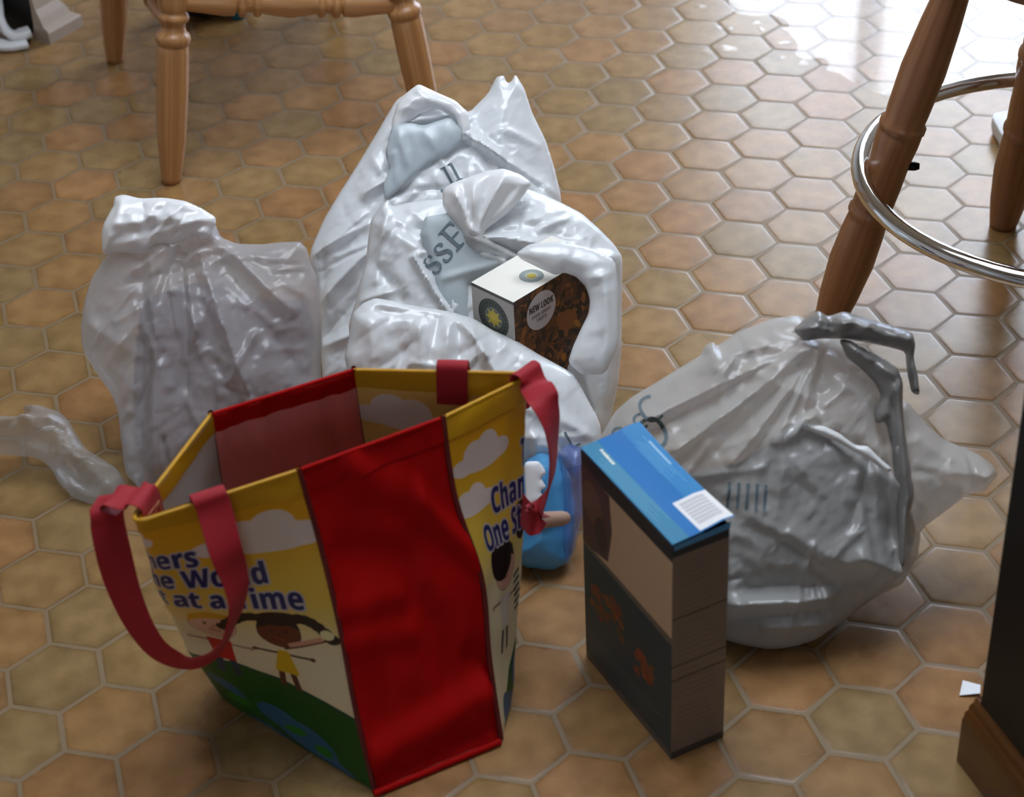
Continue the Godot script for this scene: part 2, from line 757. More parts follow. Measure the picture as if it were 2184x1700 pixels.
# ---------------------------------------------------------------- the setting
func build_room():
	var wp: StandardMaterial3D = mats["wall_paint"]
	var lo := Vector3(-1.6, 0, -4.7)
	var hi := Vector3(2.45, 2.45, 3.2)
	var t := 0.15
	# the ceiling has a roof light over the far half of the room
	windowed_wall("ceiling", "window_3", Transform3D(Basis(Vector3.RIGHT, -PI / 2), Vector3(0, hi.y + t / 2, hi.z + t)), lo.x - t, hi.x + t, hi.z - lo.z + 2 * t, -0.1, 1.75, hi.z + t - 0.4, hi.z + t + 1.1, mats["ceiling_paint"])
	structure("wall_left", box(Vector3(t / 2, hi.y / 2, (hi.z - lo.z) / 2 + t), 0.004, Transform3D(Basis(), Vector3(lo.x - t / 2, hi.y / 2, (lo.z + hi.z) / 2))), wp)
	structure("wall_back", box(Vector3((hi.x - lo.x) / 2, hi.y / 2, t / 2), 0.004, Transform3D(Basis(), Vector3((lo.x + hi.x) / 2, hi.y / 2, lo.z - t / 2))), wp)
	# tall glazing at the far end of the right wall lights the room; an unseen window is added behind the camera for fill
	windowed_wall("wall_right", "window_1", Transform3D(Basis(Vector3.UP, PI / 2), Vector3(hi.x + t / 2, 0, 0)), -hi.z - t, -lo.z + t, hi.y, 1.75, 4.55, 0.2, 2.3)
	windowed_wall("wall_front", "added_fill_window_2", Transform3D(Basis(), Vector3(0, 0, hi.z + t / 2)), lo.x, hi.x, hi.y, -0.9, -0.1, 1.2, 2.0)


# a wall along its own x axis, from x0 to x1, with one window opening
func windowed_wall(called: String, win_name: String, at: Transform3D, x0: float, x1: float, high: float, wx0: float, wx1: float, wy0: float, wy1: float, paint: Material = mats["wall_paint"]):
	var t := 0.15
	var st := flat_tool()
	for r in [[x0, wx0, 0.0, high], [wx1, x1, 0.0, high], [wx0, wx1, 0.0, wy0], [wx0, wx1, wy1, high]]:
		add_box(st, Vector3((r[1] - r[0]) / 2, (r[3] - r[2]) / 2, t / 2), 0.001, Transform3D(Basis(), Vector3((r[0] + r[1]) / 2, (r[2] + r[3]) / 2, 0)))
	structure(called, done(st), paint).transform = at
	var win := Node3D.new()
	win.name = win_name
	win.transform = at * Transform3D(Basis(), Vector3((wx0 + wx1) / 2, (wy0 + wy1) / 2, 0))
	win.set_meta("kind", "structure")
	add_child(win)
	var w := (wx1 - wx0) / 2
	var h := (wy1 - wy0) / 2
	for x in [-w + 0.03, -0.02, w - 0.03]:
		part("window_frame", box(Vector3(0.03, h, 0.03), 0.004, Transform3D(Basis(), Vector3(x, 0, 0))), mats["frame_paint"], win)
	for y in [-h + 0.03, h - 0.03]:
		part("window_frame", box(Vector3(w - 0.06, 0.03, 0.03), 0.004, Transform3D(Basis(), Vector3(0, y, 0))), mats["frame_paint"], win)
	for k in 2:
		var p0 := -w + 0.06 if k == 0 else 0.01
		var p1 := -0.05 if k == 0 else w - 0.06
		part("window_pane", box(Vector3((p1 - p0) / 2, h - 0.06, 0.003), 0.0005, Transform3D(Basis(), Vector3((p0 + p1) / 2, 0, 0))), mats["window_glass"], win)


func build_floor():
	var floor_ := structure("floor", box(Vector3(2.2, 0.05, 4.1), 0.002, Transform3D(Basis(), Vector3(0.425, -0.0504, -0.75))), mats["grout"])
	var rng := RandomNumberGenerator.new()
	rng.seed = 77
	var variants := []
	for v in 5:
		var st := SurfaceTool.new()
		st.begin(Mesh.PRIMITIVE_TRIANGLES)
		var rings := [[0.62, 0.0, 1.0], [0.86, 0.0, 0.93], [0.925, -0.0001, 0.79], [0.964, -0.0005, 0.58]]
		var at := func(ring: int, k: int) -> Vector3:
			var a := deg_to_rad(30 + 60 * k)
			return Vector3(cos(a), 0, sin(a)) * TILE_R * rings[ring][0] + Vector3.UP * rings[ring][1]
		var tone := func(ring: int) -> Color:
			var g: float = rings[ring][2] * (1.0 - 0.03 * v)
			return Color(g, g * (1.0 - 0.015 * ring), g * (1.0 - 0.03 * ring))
		for k in 6:
			for q in [[-1, 0, 0], [0, 0, 1], [1, 1, 2], [2, 2, 3]]:
				if q[0] == -1:
					for p in [[Vector3.ZERO, Color(1, 1, 1)], [at.call(0, k), tone.call(0)], [at.call(0, k + 1), tone.call(0)]]:
						st.set_color(p[1])
						st.set_uv(Vector2(p[0].x, p[0].z) * 3.3 + Vector2(0.37, 0.61) * v)
						st.add_vertex(p[0])
				else:
					var a: int = q[0]
					var b := a + 1
					for p in [[a, k], [b, k], [a, k + 1], [a, k + 1], [b, k], [b, k + 1]]:
						var w: Vector3 = at.call(p[0], p[1])
						st.set_color(tone.call(p[0]))
						st.set_uv(Vector2(w.x, w.z) * 3.3 + Vector2(0.37, 0.61) * v)
						st.add_vertex(w)
		st.generate_normals()
		variants.append(st.commit())
	var rest := []
	var rest_tone := []
	var cam: Camera3D = get_node("camera")
	var eye := cam.transform.affine_inverse()
	var near := []
	for j in range(-54, 38):
		for i in range(-60, 70):
			var c := Vector3(sqrt(3.0) * (i + j / 2.0), 0, 1.5 * j) * TILE_R
			if c.x < -1.55 or c.x > 2.40 or c.z < -4.65 or c.z > 3.15:
				continue
			var e := eye * c
			var x := e.x / -e.z * 4005.0
			var y := e.y / -e.z * 4005.0
			if e.z < 0.0 and absf(x) < 1092 + 40 and absf(y) < 850 + 30:
				near.append([-e.z, c])
			else:
				rest.append(c)
	near.sort_custom(func(a, b): return a[0] < b[0])
	for k in near.size():
		if k >= 300:
			rest.append(near[k][1])
			continue
		var t := part("tile", variants[rng.randi() % 5], mats["tile_%d" % (rng.randi() % 6)], floor_)
		t.position = near[k][1] + Vector3.UP * rng.randf_range(-0.0002, 0.0001)
		t.rotation.y = deg_to_rad(60.0 * (rng.randi() % 6))
	var mm := MultiMesh.new()
	mm.transform_format = MultiMesh.TRANSFORM_3D
	mm.use_colors = true
	mm.mesh = variants[0]
	mm.instance_count = rest.size()
	for k in rest.size():
		mm.set_instance_transform(k, Transform3D(Basis(), rest[k]))
		var g := rng.randf_range(0.88, 1.0)
		mm.set_instance_color(k, Color(g, g * rng.randf_range(0.94, 1.03), g * rng.randf_range(0.9, 1.05)))
	var mi := MultiMeshInstance3D.new()
	mi.name = "outer_tiles"
	mi.multimesh = mm
	mi.material_override = mats["tile_2"]
	mi.set_meta("kind", "stuff")
	floor_.add_child(mi)


func build_cabinet():
	var t := thing("kitchen_cabinet", "dark brown cabinet with a moulded wooden plinth at the right edge", "cabinet", Vector3(0.8663, 0.0000, 0.4265))
	# runs towards the photographer; the far corner is the one in view
	var along := Vector3(0.045, 0, 0.999)
	var into := Vector3(0.999, 0, -0.045)
	var yaw := Basis(into, Vector3.UP, along)
	var side := box(Vector3(0.30, 0.42, 0.45), 0.004, Transform3D(yaw, into * 0.313 + along * 0.455 + Vector3.UP * 0.42))
	part("carcass", side, mats["cabinet_dark"], t)
	part("worktop", box(Vector3(0.33, 0.018, 0.48), 0.006, Transform3D(yaw, into * 0.34 + along * 0.455 + Vector3.UP * 0.865)), mats["skirting_wood"], t)
	# plinth: a moulding profile (out from the cabinet, up) swept along its side
	var prof := [[0.0, 0.0], [0.0, 0.058], [0.002, 0.063], [0.002, 0.067], [0.006, 0.070], [0.0065, 0.075], [0.011, 0.078], [0.012, 0.083], [0.018, 0.084], [0.018, 0.0]]
	var rows := []
	for z in [-0.004, 0.0, 0.3, 0.6, 0.9]:
		var row := []
		for p in prof:
			row.append(into * (p[0] if z >= 0.0 else 0.018) + Vector3.UP * (p[1] if z >= 0.0 else p[1]) + along * maxf(z, -0.0))
		rows.append(row)
	part("plinth", sheet(rows), mats["skirting_wood"], t, "brown moulded wooden plinth")


# ---------------------------------------------------------------- furniture
func leg_profile(r: float) -> Array:
	var out := []
	for k in [[0.0, 0.60], [0.02, 0.66], [0.08, 0.78], [0.17, 0.93], [0.35, 1.02], [0.48, 1.02], [0.508, 0.99], [0.514, 0.92], [0.521, 1.06], [0.537, 1.11], [0.551, 1.05], [0.557, 0.86], [0.575, 0.75], [0.593, 0.78], [0.600, 0.94], [0.611, 1.0], [0.622, 0.94], [0.628, 0.80], [0.636, 0.80], [0.65, 0.96], [0.70, 1.05], [0.80, 1.0], [0.92, 0.86], [1.0, 0.78]]:
		out.append([k[0], k[1] * r])
	return out


func build_chair():
	var o: Vector3 = Vector3(0.2812, 0.0000, -1.0851)
	var t := thing("dining_chair", "turned pale wooden dining chair standing behind the white carrier bags", "chair", o)
	var legs := [[Vector3.ZERO, Vector3(0.075, 0.43, -0.04)], [Vector3(0.7002, 0.0000, -1.0404) - o, Vector3(-0.045, 0.43, -0.055)], [Vector3(0.2491, 0.0000, -1.5713) - o, Vector3(0.06, 0.43, 0.03)], [Vector3(0.7002, 0.0000, -1.0404) - o + Vector3(-0.03, 0, -0.60), Vector3(-0.04, 0.43, 0.03)]]
	for l in legs:
		part("leg", turned(l[0], l[0] + l[1], leg_profile(0.0245)), mats["pale_wood"], t)
	var rung := func(i: int, hi_: float, j: int, hj: float, r: float):
		var a: Vector3 = legs[i][0] + legs[i][1] * hi_
		var b: Vector3 = legs[j][0] + legs[j][1] * hj
		var p := []
		for k in [[0.0, 0.6], [0.12, 0.8], [0.22, 1.02], [0.262, 0.98], [0.268, 0.76], [0.276, 0.76], [0.282, 1.06], [0.295, 1.12], [0.308, 1.06], [0.314, 0.74], [0.34, 0.72], [0.346, 1.0], [0.36, 1.08], [0.374, 1.0], [0.38, 0.78], [0.42, 0.9], [0.5, 1.08], [0.58, 0.9], [0.62, 0.78], [0.626, 1.0], [0.64, 1.08], [0.654, 1.0], [0.66, 0.72], [0.686, 0.74], [0.692, 1.06], [0.705, 1.12], [0.718, 1.06], [0.724, 0.76], [0.732, 0.76], [0.738, 0.98], [0.78, 1.02], [0.88, 0.8], [1.0, 0.6]]:
			p.append([k[0], k[1] * r])
		part("stretcher", turned(a, b, p, 20), mats["pale_wood"], t)
	rung.call(0, 0.665, 1, 0.56, 0.021)
	rung.call(0, 0.56, 2, 0.56, 0.0145)
	rung.call(1, 0.56, 3, 0.56, 0.0145)
	var mid: Vector3 = (legs[0][0] + legs[1][0] + legs[2][0] + legs[3][0]) / 4.0
	var st := []
	for k in [[0.0, 0.424], [0.93, 0.424], [1.0, 0.432], [1.0, 0.455], [0.96, 0.463], [0.6, 0.456], [0.0, 0.454]]:
		var row := []
		for s in 28:
			var a := TAU * s / 28
			var sq := 1.0 / pow(pow(absf(cos(a)), 4.0) + pow(absf(sin(a)), 4.0), 0.25)
			row.append(mid + Vector3(cos(a) * 0.235 * sq * maxf(k[0], 0.001), k[1], sin(a) * 0.24 * sq * maxf(k[0], 0.001)))
		st.append(row)
	part("seat", sheet(st, true), mats["pale_wood"], t)
	for i in 5:
		var x := -0.17 + 0.085 * i
		part("spindle", turned(mid + Vector3(x, 0.45, -0.20), mid + Vector3(x * 1.15, 0.88, -0.27), [[0.0, 0.007], [0.3, 0.011], [0.7, 0.009], [1.0, 0.007]], 10), mats["pale_wood"], t)
	part("top_rail", box(Vector3(0.23, 0.035, 0.011), 0.008, Transform3D(Basis(Vector3.RIGHT, -0.16), mid + Vector3(0, 0.90, -0.275))), mats["pale_wood"], t)


func build_stool():
	var c := Vector3(1.3436, 0, -0.2176)
	var t := thing("bar_stool", "brown turned wooden bar stool with a round chrome foot ring", "stool", c)
	var at_ring: Vector3 = Vector3(1.1312, 0.2500, -0.3226) - c
	var ang := atan2(at_ring.z, at_ring.x)
	for k in 4:
		var a: float = [ang, deg_to_rad(-74.5), ang + PI, deg_to_rad(103.0)][k]
		var d := Vector3(cos(a), 0, sin(a))
		var r0 := 0.30
		var r1 := Vector2(at_ring.x, at_ring.z).length()
		var slope := (r0 - r1) / 0.25
		var foot := d * r0
		var top := d * (r0 - slope * 0.55) + Vector3.UP * 0.55
		var prof := []
		for p in [[0.0, 0.019], [0.02, 0.021], [0.08, 0.026], [0.17, 0.030], [0.24, 0.0285], [0.275, 0.0265], [0.28, 0.0255], [0.288, 0.029], [0.297, 0.029], [0.303, 0.025], [0.31, 0.0265], [0.36, 0.027], [0.42, 0.0265], [0.46, 0.0285], [0.48, 0.0285], [0.486, 0.0265], [0.492, 0.030], [0.502, 0.030], [0.508, 0.026], [0.53, 0.027], [0.62, 0.0285], [0.72, 0.025], [0.80, 0.0205], [0.88, 0.019]]:
			prof.append([p[0] * 0.62 / 0.55, p[1]])
		part("leg", turned(foot, top, prof), mats["stool_wood"], t)
		var b := d * (r1 - 0.026) + Vector3.UP * 0.25
		part("bolt", turned(b, b - d * 0.014, [[0.0, 0.006], [0.6, 0.006], [1.0, 0.004]], 10), mats["steel_dark"], t, "dark bolt end")
	var ring := []
	for k in 64:
		ring.append(Vector3(cos(TAU * k / 64), 0, sin(TAU * k / 64)) * 0.272 + Vector3.UP * 0.25)
	part("foot_ring", tube(ring, 0.0115, 16, true), mats["chrome"], t, "bent chrome tube ring")
	var rows := []
	for k in [[0.001, 0.538], [0.18, 0.538], [0.198, 0.545], [0.203, 0.558], [0.197, 0.572], [0.17, 0.579], [0.001, 0.576]]:
		var row := []
		for s in 40:
			row.append(Vector3(cos(TAU * s / 40) * k[0], k[1], sin(TAU * s / 40) * k[0]))
		rows.append(row)
	part("seat", sheet(rows, true), mats["stool_wood"], t)


func build_background_bits():
	# beige moulded foot of a piece of furniture, top left
	var a: Vector3 = Vector3(0.1459, 0.0000, -1.6864)
	var b: Vector3 = Vector3(0.2116, 0.0000, -1.7474)
	var dir := (b - a).normalized()
	var inw := Vector3(-dir.z, 0, dir.x)
	if inw.z > 0:
		inw = -inw
	var t := thing("furniture_foot", "beige moulded furniture foot on the floor, top left corner", "furniture foot", a)
	var prof := [[0.0, 0.0], [0.0, 0.020], [0.003, 0.025], [0.012, 0.030], [0.018, 0.045], [0.026, 0.060], [0.030, 0.085], [0.030, 0.45]]
	var w := (b - a).length()
	var rows := []
	for p in prof:
		var i: float = p[0]
		rows.append([dir * i * 0.15 + inw * i + Vector3.UP * p[1], dir * (w - i) + inw * i + Vector3.UP * p[1], dir * (w - i) + inw * 0.036 + Vector3.UP * p[1], dir * i * 0.15 + inw * 0.036 + Vector3.UP * p[1]])
	var fl := flat_tool()
	for r in rows.size() - 1:
		for c in 4:
			var p: Vector3 = rows[r][c]
			var q: Vector3 = rows[r][(c + 1) % 4]
			var s: Vector3 = rows[r + 1][(c + 1) % 4]
			var u: Vector3 = rows[r + 1][c]
			tri(fl, p, u, q)
			tri(fl, q, u, s)
	part("post", done(fl), mats["beige_paint"], t)
	# dark recess piece between the two feet
	var dk := thing("dark_cupboard", "dark cupboard base in shadow between the white bracket and the beige foot", "cupboard", Vector3(0.1005, 0.0000, -1.7546))
	var side := (Vector3(0.1405, 0.0000, -1.7123) - Vector3(0.0649, 0.0000, -1.7689)).normalized()
	var face_at := Transform3D(Basis(side, Vector3.UP, side.cross(Vector3.UP)), Vector3.ZERO)
	part("body", box(Vector3(0.046, 0.22, 0.03), 0.004, face_at * Transform3D(Basis(), Vector3(0, 0.22, -0.035))), mats["dark_wood"], dk)
	# white curved foot at the very edge
	var wf := thing("plastic_bracket", "white curved plastic foot on the floor in the top left corner", "plastic bracket", Vector3(0.0902, 0.0000, -1.7087))
	var o: Vector3 = Vector3(0.0902, 0.0000, -1.7087)
	var path := smooth_path([Vector3(0.0720, 0.1000, -1.8196) - o, Vector3(0.0651, 0.0550, -1.7746) - o, Vector3(0.0670, 0.0320, -1.7449) - o, Vector3(0.0840, 0.0180, -1.7144) - o, Vector3(0.1145, 0.0180, -1.7152) - o], 6)
	var acr := []
	for p in path:
		acr.append(Vector3(0.25, 0.1, 0.95))
	part("arch", strap(path, acr, 0.035, 0.014), mats["white_plastic"], wf)
	var path2 := smooth_path([Vector3(0.0418, 0.0080, -1.7160) - o, Vector3(0.0736, 0.0080, -1.6904) - o, Vector3(0.1055, 0.0080, -1.6904) - o], 5)
	var acr2 := []
	for p in path2:
		acr2.append(Vector3(0.1, 0.0, 0.98))
	part("pad", strap(path2, acr2, 0.03, 0.010), mats["white_plastic"], wf)
	# dark bundle glimpsed behind the front stretcher
	var ob: Vector3 = Vector3(0.4454, 0.0000, -1.6909) + Vector3(0, 0, -0.02)
	var nb := thing("cloth_bundle", "dark navy bundle on the floor behind the chair's front stretcher", "bundle", ob)
	var br := []
	for i in 9:
		var row := []
		var v := PI * i / 8.0
		for s in 18:
			var u := TAU * s / 18
			var rr := 1.0 + 0.12 * sin(3.0 * u + v * 2.0) + 0.08 * sin(5.0 * u - v)
			row.append(Vector3(cos(u) * sin(v) * 0.085 * rr, 0.03 - 0.03 * cos(v) * rr + 0.003, sin(u) * sin(v) * 0.045 * rr))
		br.append(row)
	part("cloth", sheet(br, true), mats["navy_cloth"], nb)
	var to := thing("teal_lump", "small teal plastic piece in front of the navy bundle", "plastic piece", Vector3(0.4890, 0.0000, -1.6732))
	part("cap", turned(Vector3.ZERO, Vector3(0, 0.016, 0), [[0.0, 0.013], [0.5, 0.013], [0.9, 0.011], [1.0, 0.008]], 14), mats["teal_plastic"], to)
	# white slab behind the stool
	var ws := thing("white_panel", "flat white panel with a rounded corner behind the bar stool", "panel", Vector3(1.5585, 0.0000, -0.7380))
	var oo: Vector3 = Vector3(1.5585, 0.0000, -0.7380)
	var c0: Vector3 = Vector3(1.5479, 0.0300, -0.7828) - oo
	var c1: Vector3 = Vector3(1.6392, 0.0300, -0.7715) - oo
	var c2: Vector3 = Vector3(1.5312, 0.0300, -0.4991) - oo
	var c3: Vector3 = Vector3(1.5289, 0.0300, -0.7082) - oo
	var rim := PackedVector2Array()
	var cs := [c0, c1, c2, c3]
	for k in 4:
		var p: Vector3 = cs[k]
		var q: Vector3 = cs[(k + 3) % 4]
		var s: Vector3 = cs[(k + 1) % 4]
		var pa := p + (q - p).normalized() * 0.018
		var pb := p + (s - p).normalized() * 0.018
		for i in 6:
			var f := i / 5.0
			var m := pa.lerp(p, f).lerp(p.lerp(pb, f), f)
			rim.append(Vector2(m.x, m.z))
	var mid := Vector2.ZERO
	for p in rim:
		mid += p / rim.size()
	var sr := []
	for k in [[0.0, 0.004], [0.96, 0.004], [0.985, 0.008], [1.0, 0.014], [1.0, 0.026], [0.99, 0.030], [0.0, 0.031]]:
		var row := []
		for p in rim:
			var g := mid.lerp(p, maxf(k[0], 0.002))
			row.append(Vector3(g.x, k[1], g.y))
		sr.append(row)
	part("slab", sheet(sr, true), mats["white_plastic"], ws)
	var fr := []
	for k in [[0.0, 0.0], [0.9, 0.0], [0.9, 0.006], [0.0, 0.006]]:
		var row := []
		for p in rim:
			var g := mid.lerp(p, maxf(k[0], 0.002))
			row.append(Vector3(g.x, k[1], g.y))
		fr.append(row)
	part("base", sheet(fr, true), mats["black_plastic"], ws)


# ---------------------------------------------------------------- the carrier bags
func bag_part(called: String, f: Film, m: Material, parent: Node3D, step := 0.0029, label := "") -> void:
	part(called, f.mesh(step, self), m, parent, label)


func build_left_bag():
	var t := thing("carrier_bag", "thin translucent white carrier bag with a folded-over top, left of the others", "carrier bag")
	var pl := leaning(Vector3(0.1329, 0.0000, -0.3040), 35.0)
	var body := Film.new(pl, soft(pts2([-17, 317, 29, 321, 70, 314, 103, 330, 111, 309, 131, 300, 162, 298, 186, 300, 209, 300, 217, 291, 221, 273, 230, 250, 232, 192, 229, 139, 231, 111, 201, 77, 153, 44, 94, 23, 47, 1, 0, 0, -18, 21, -22, 62, -24, 97, -32, 120, -50, 147, -65, 174, -67, 203, -61, 237, -50, 266, -35, 286])), folds6([23, 290, 8, 27, -9, 26, 43, 290, 25, 27, 9, 24, 72, 288, 66, 37, -10, 30, 92, 285, 159, 79, 13, 16, 98, 299, 105, 24, -6, 24, 107, 310, 199, 215, 12, 14, 115, 275, 207, 135, -7, 40, 72, 277, 86, 191, 7, 8, 86, 202, 83, 185, 8, 14, -14, 206, 33, 233, 5, 20, -49, 207, 13, 165, 5, 16, 188, 250, 225, 226, 5, 12, 183, 264, 221, 266, 4, 6, 188, 227, 199, 221, 4, 20, 29, 279, 33, 244, 4, 8, 143, 274, 235, 271, -5, 30, -56, 179, -13, 97, -4, 14]), 0.045, 0.07, 0.11, 0.0030, 3, Vector2(0.0754, 0.2998), 34)
	bag_part("film_body", body, mats["film_thin"], t)
	var cuff := Film.new(leaning(Vector3(0.1329, 0.0000, -0.3040), 35.0, 0.032), soft(pts2([-12, 360, -1, 363, 20, 357, 49, 357, 75, 352, 95, 342, 111, 331, 112, 323, 106, 314, 104, 307, 93, 304, 85, 311, 73, 304, 56, 299, 36, 301, 21, 290, 12, 289, -11, 293, -24, 289, -29, 292, -29, 315, -27, 326, -19, 340, -13, 349])), folds6([-12, 296, 92, 326, 6, 10, -2, 324, 109, 330, 5, 12, 24, 351, 34, 305, -5, 12, 53, 350, 22, 295, -6, 10, 2, 358, -18, 302, 5, 10, 78, 349, 40, 311, 5, 8, 22, 300, 103, 314, 4, 6]), 0.022, 0.016, 0.05, 0.0035, 6, Vector2(0.1118, 0.3281), 18)
	bag_part("folded_top", cuff, mats["film_thick"], t, 0.0030, "white folded-over top of the bag")
	var pk := thing("grocery_pack", "reddish brown pack showing faintly through the thin left carrier bag", "grocery pack")
	var inner := Film.new(leaning(Vector3(0.1329, 0.0000, -0.3040), 35.0, -0.005), soft(pts2([8, 235, 78, 256, 159, 230, 212, 228, 223, 192, 217, 146, 201, 89, 153, 56, 94, 34, 46, 16, 11, 17, -5, 61, -5, 142])), [], 0.032, 0.045, 0.09, 0.001, 81)
	bag_part("wrapper", inner, mats["pink_card"], pk, 0.006)


func pk_basis(tilt: float, o: Vector3) -> Transform3D:
	return Transform3D(leaning(Vector3.ZERO, tilt).basis, o)


func build_tall_bag():
	var t := thing("carrier_bag", "tall white carrier bag with pointed handles, behind the knotted bag", "carrier bag")
	var pl := leaning(Vector3(0.4053, 0.0000, -0.4697), 35.0)
	var body := Film.new(pl, soft(pts2([104, 363, 118, 372, 133, 382, 158, 367, 186, 356, 201, 343, 227, 367, 239, 389, 249, 391, 252, 382, 256, 380, 261, 385, 264, 393, 276, 372, 285, 340, 302, 302, 311, 270, 319, 232, 321, 195, 337, 138, 347, 50, 331, -49, 185, -88, 61, -65, -7, -19, -9, 25, -9, 69, -10, 113, -20, 151, -17, 169, 1, 207, 21, 238, 54, 286, 84, 332])), folds6([195, 308, 319, 223, 13, 13, 191, 302, 291, 237, -9, 16, 201, 314, 315, 205, 6, 10, 192, 308, 62, 236, 12, 12, 186, 318, 100, 250, -12, 30, 127, 329, 177, 334, 9, 10, 109, 324, 189, 318, -6, 14, 193, 348, 201, 308, 12, 15, 135, 375, 193, 345, 9, 14, 102, 231, 10, 173, 8, 14, 93, 244, 2, 124, -6, 24, -15, 158, 67, 196, 7, 10, -15, 87, 65, 159, 12, 18, -1, 50, 45, 97, -9, 24, -7, 37, 49, 54, 9, 14, 251, 312, 293, 292, 6, 10, 202, 342, 240, 374, 5, 10, 280, 360, 316, 236, 8, 7, 249, 257, 309, 211, 6, 12, 102, 312, 118, 256, 7, 12, 95, 287, 105, 231, -6, 12, 144, 286, 177, 328, -5, 20]), 0.05, 0.085, 0.10, 0.0032, 11, Vector2(0.1948, 0.3114), 36)
	bag_part("film_body", body, mats["film_white"], t)
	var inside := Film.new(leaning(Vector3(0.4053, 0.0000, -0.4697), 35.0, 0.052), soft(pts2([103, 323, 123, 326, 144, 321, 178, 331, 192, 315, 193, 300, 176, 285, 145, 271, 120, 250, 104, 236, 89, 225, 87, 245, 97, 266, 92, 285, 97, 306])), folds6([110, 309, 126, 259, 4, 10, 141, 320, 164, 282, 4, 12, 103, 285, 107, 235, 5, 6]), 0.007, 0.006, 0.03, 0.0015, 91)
	bag_part("inside_shade_patch", inside, mats["shade_tinted_film"], t, 0.0034, "grey-blue patch painted as the shaded inside of the bag in the handle loop")  # patch laid over the body, its colour painted as shade in the loop
	var band := Film.new(leaning(Vector3(0.4053, 0.0000, -0.4697), 35.0, 0.045), soft(pts2([108, 350, 122, 366, 138, 377, 161, 365, 186, 353, 201, 337, 204, 319, 201, 302, 191, 300, 189, 313, 183, 331, 163, 343, 141, 339, 122, 326, 109, 310, 100, 304, 101, 327])), folds6([111, 345, 194, 333, 5, 10, 137, 368, 202, 311, 6, 8, 124, 354, 179, 347, 4, 8]), 0.016, 0.012, 0.04, 0.0025, 14)
	bag_part("handle", band, mats["film_thick"], t, 0.0032, "looped white film handle")
	film_print(body, "ll", Vector2(0.1779, 0.2559), 0.034, 0.45, t)
	film_print(body, ".", Vector2(0.1602, 0.2443), 0.034, 0.45, t)


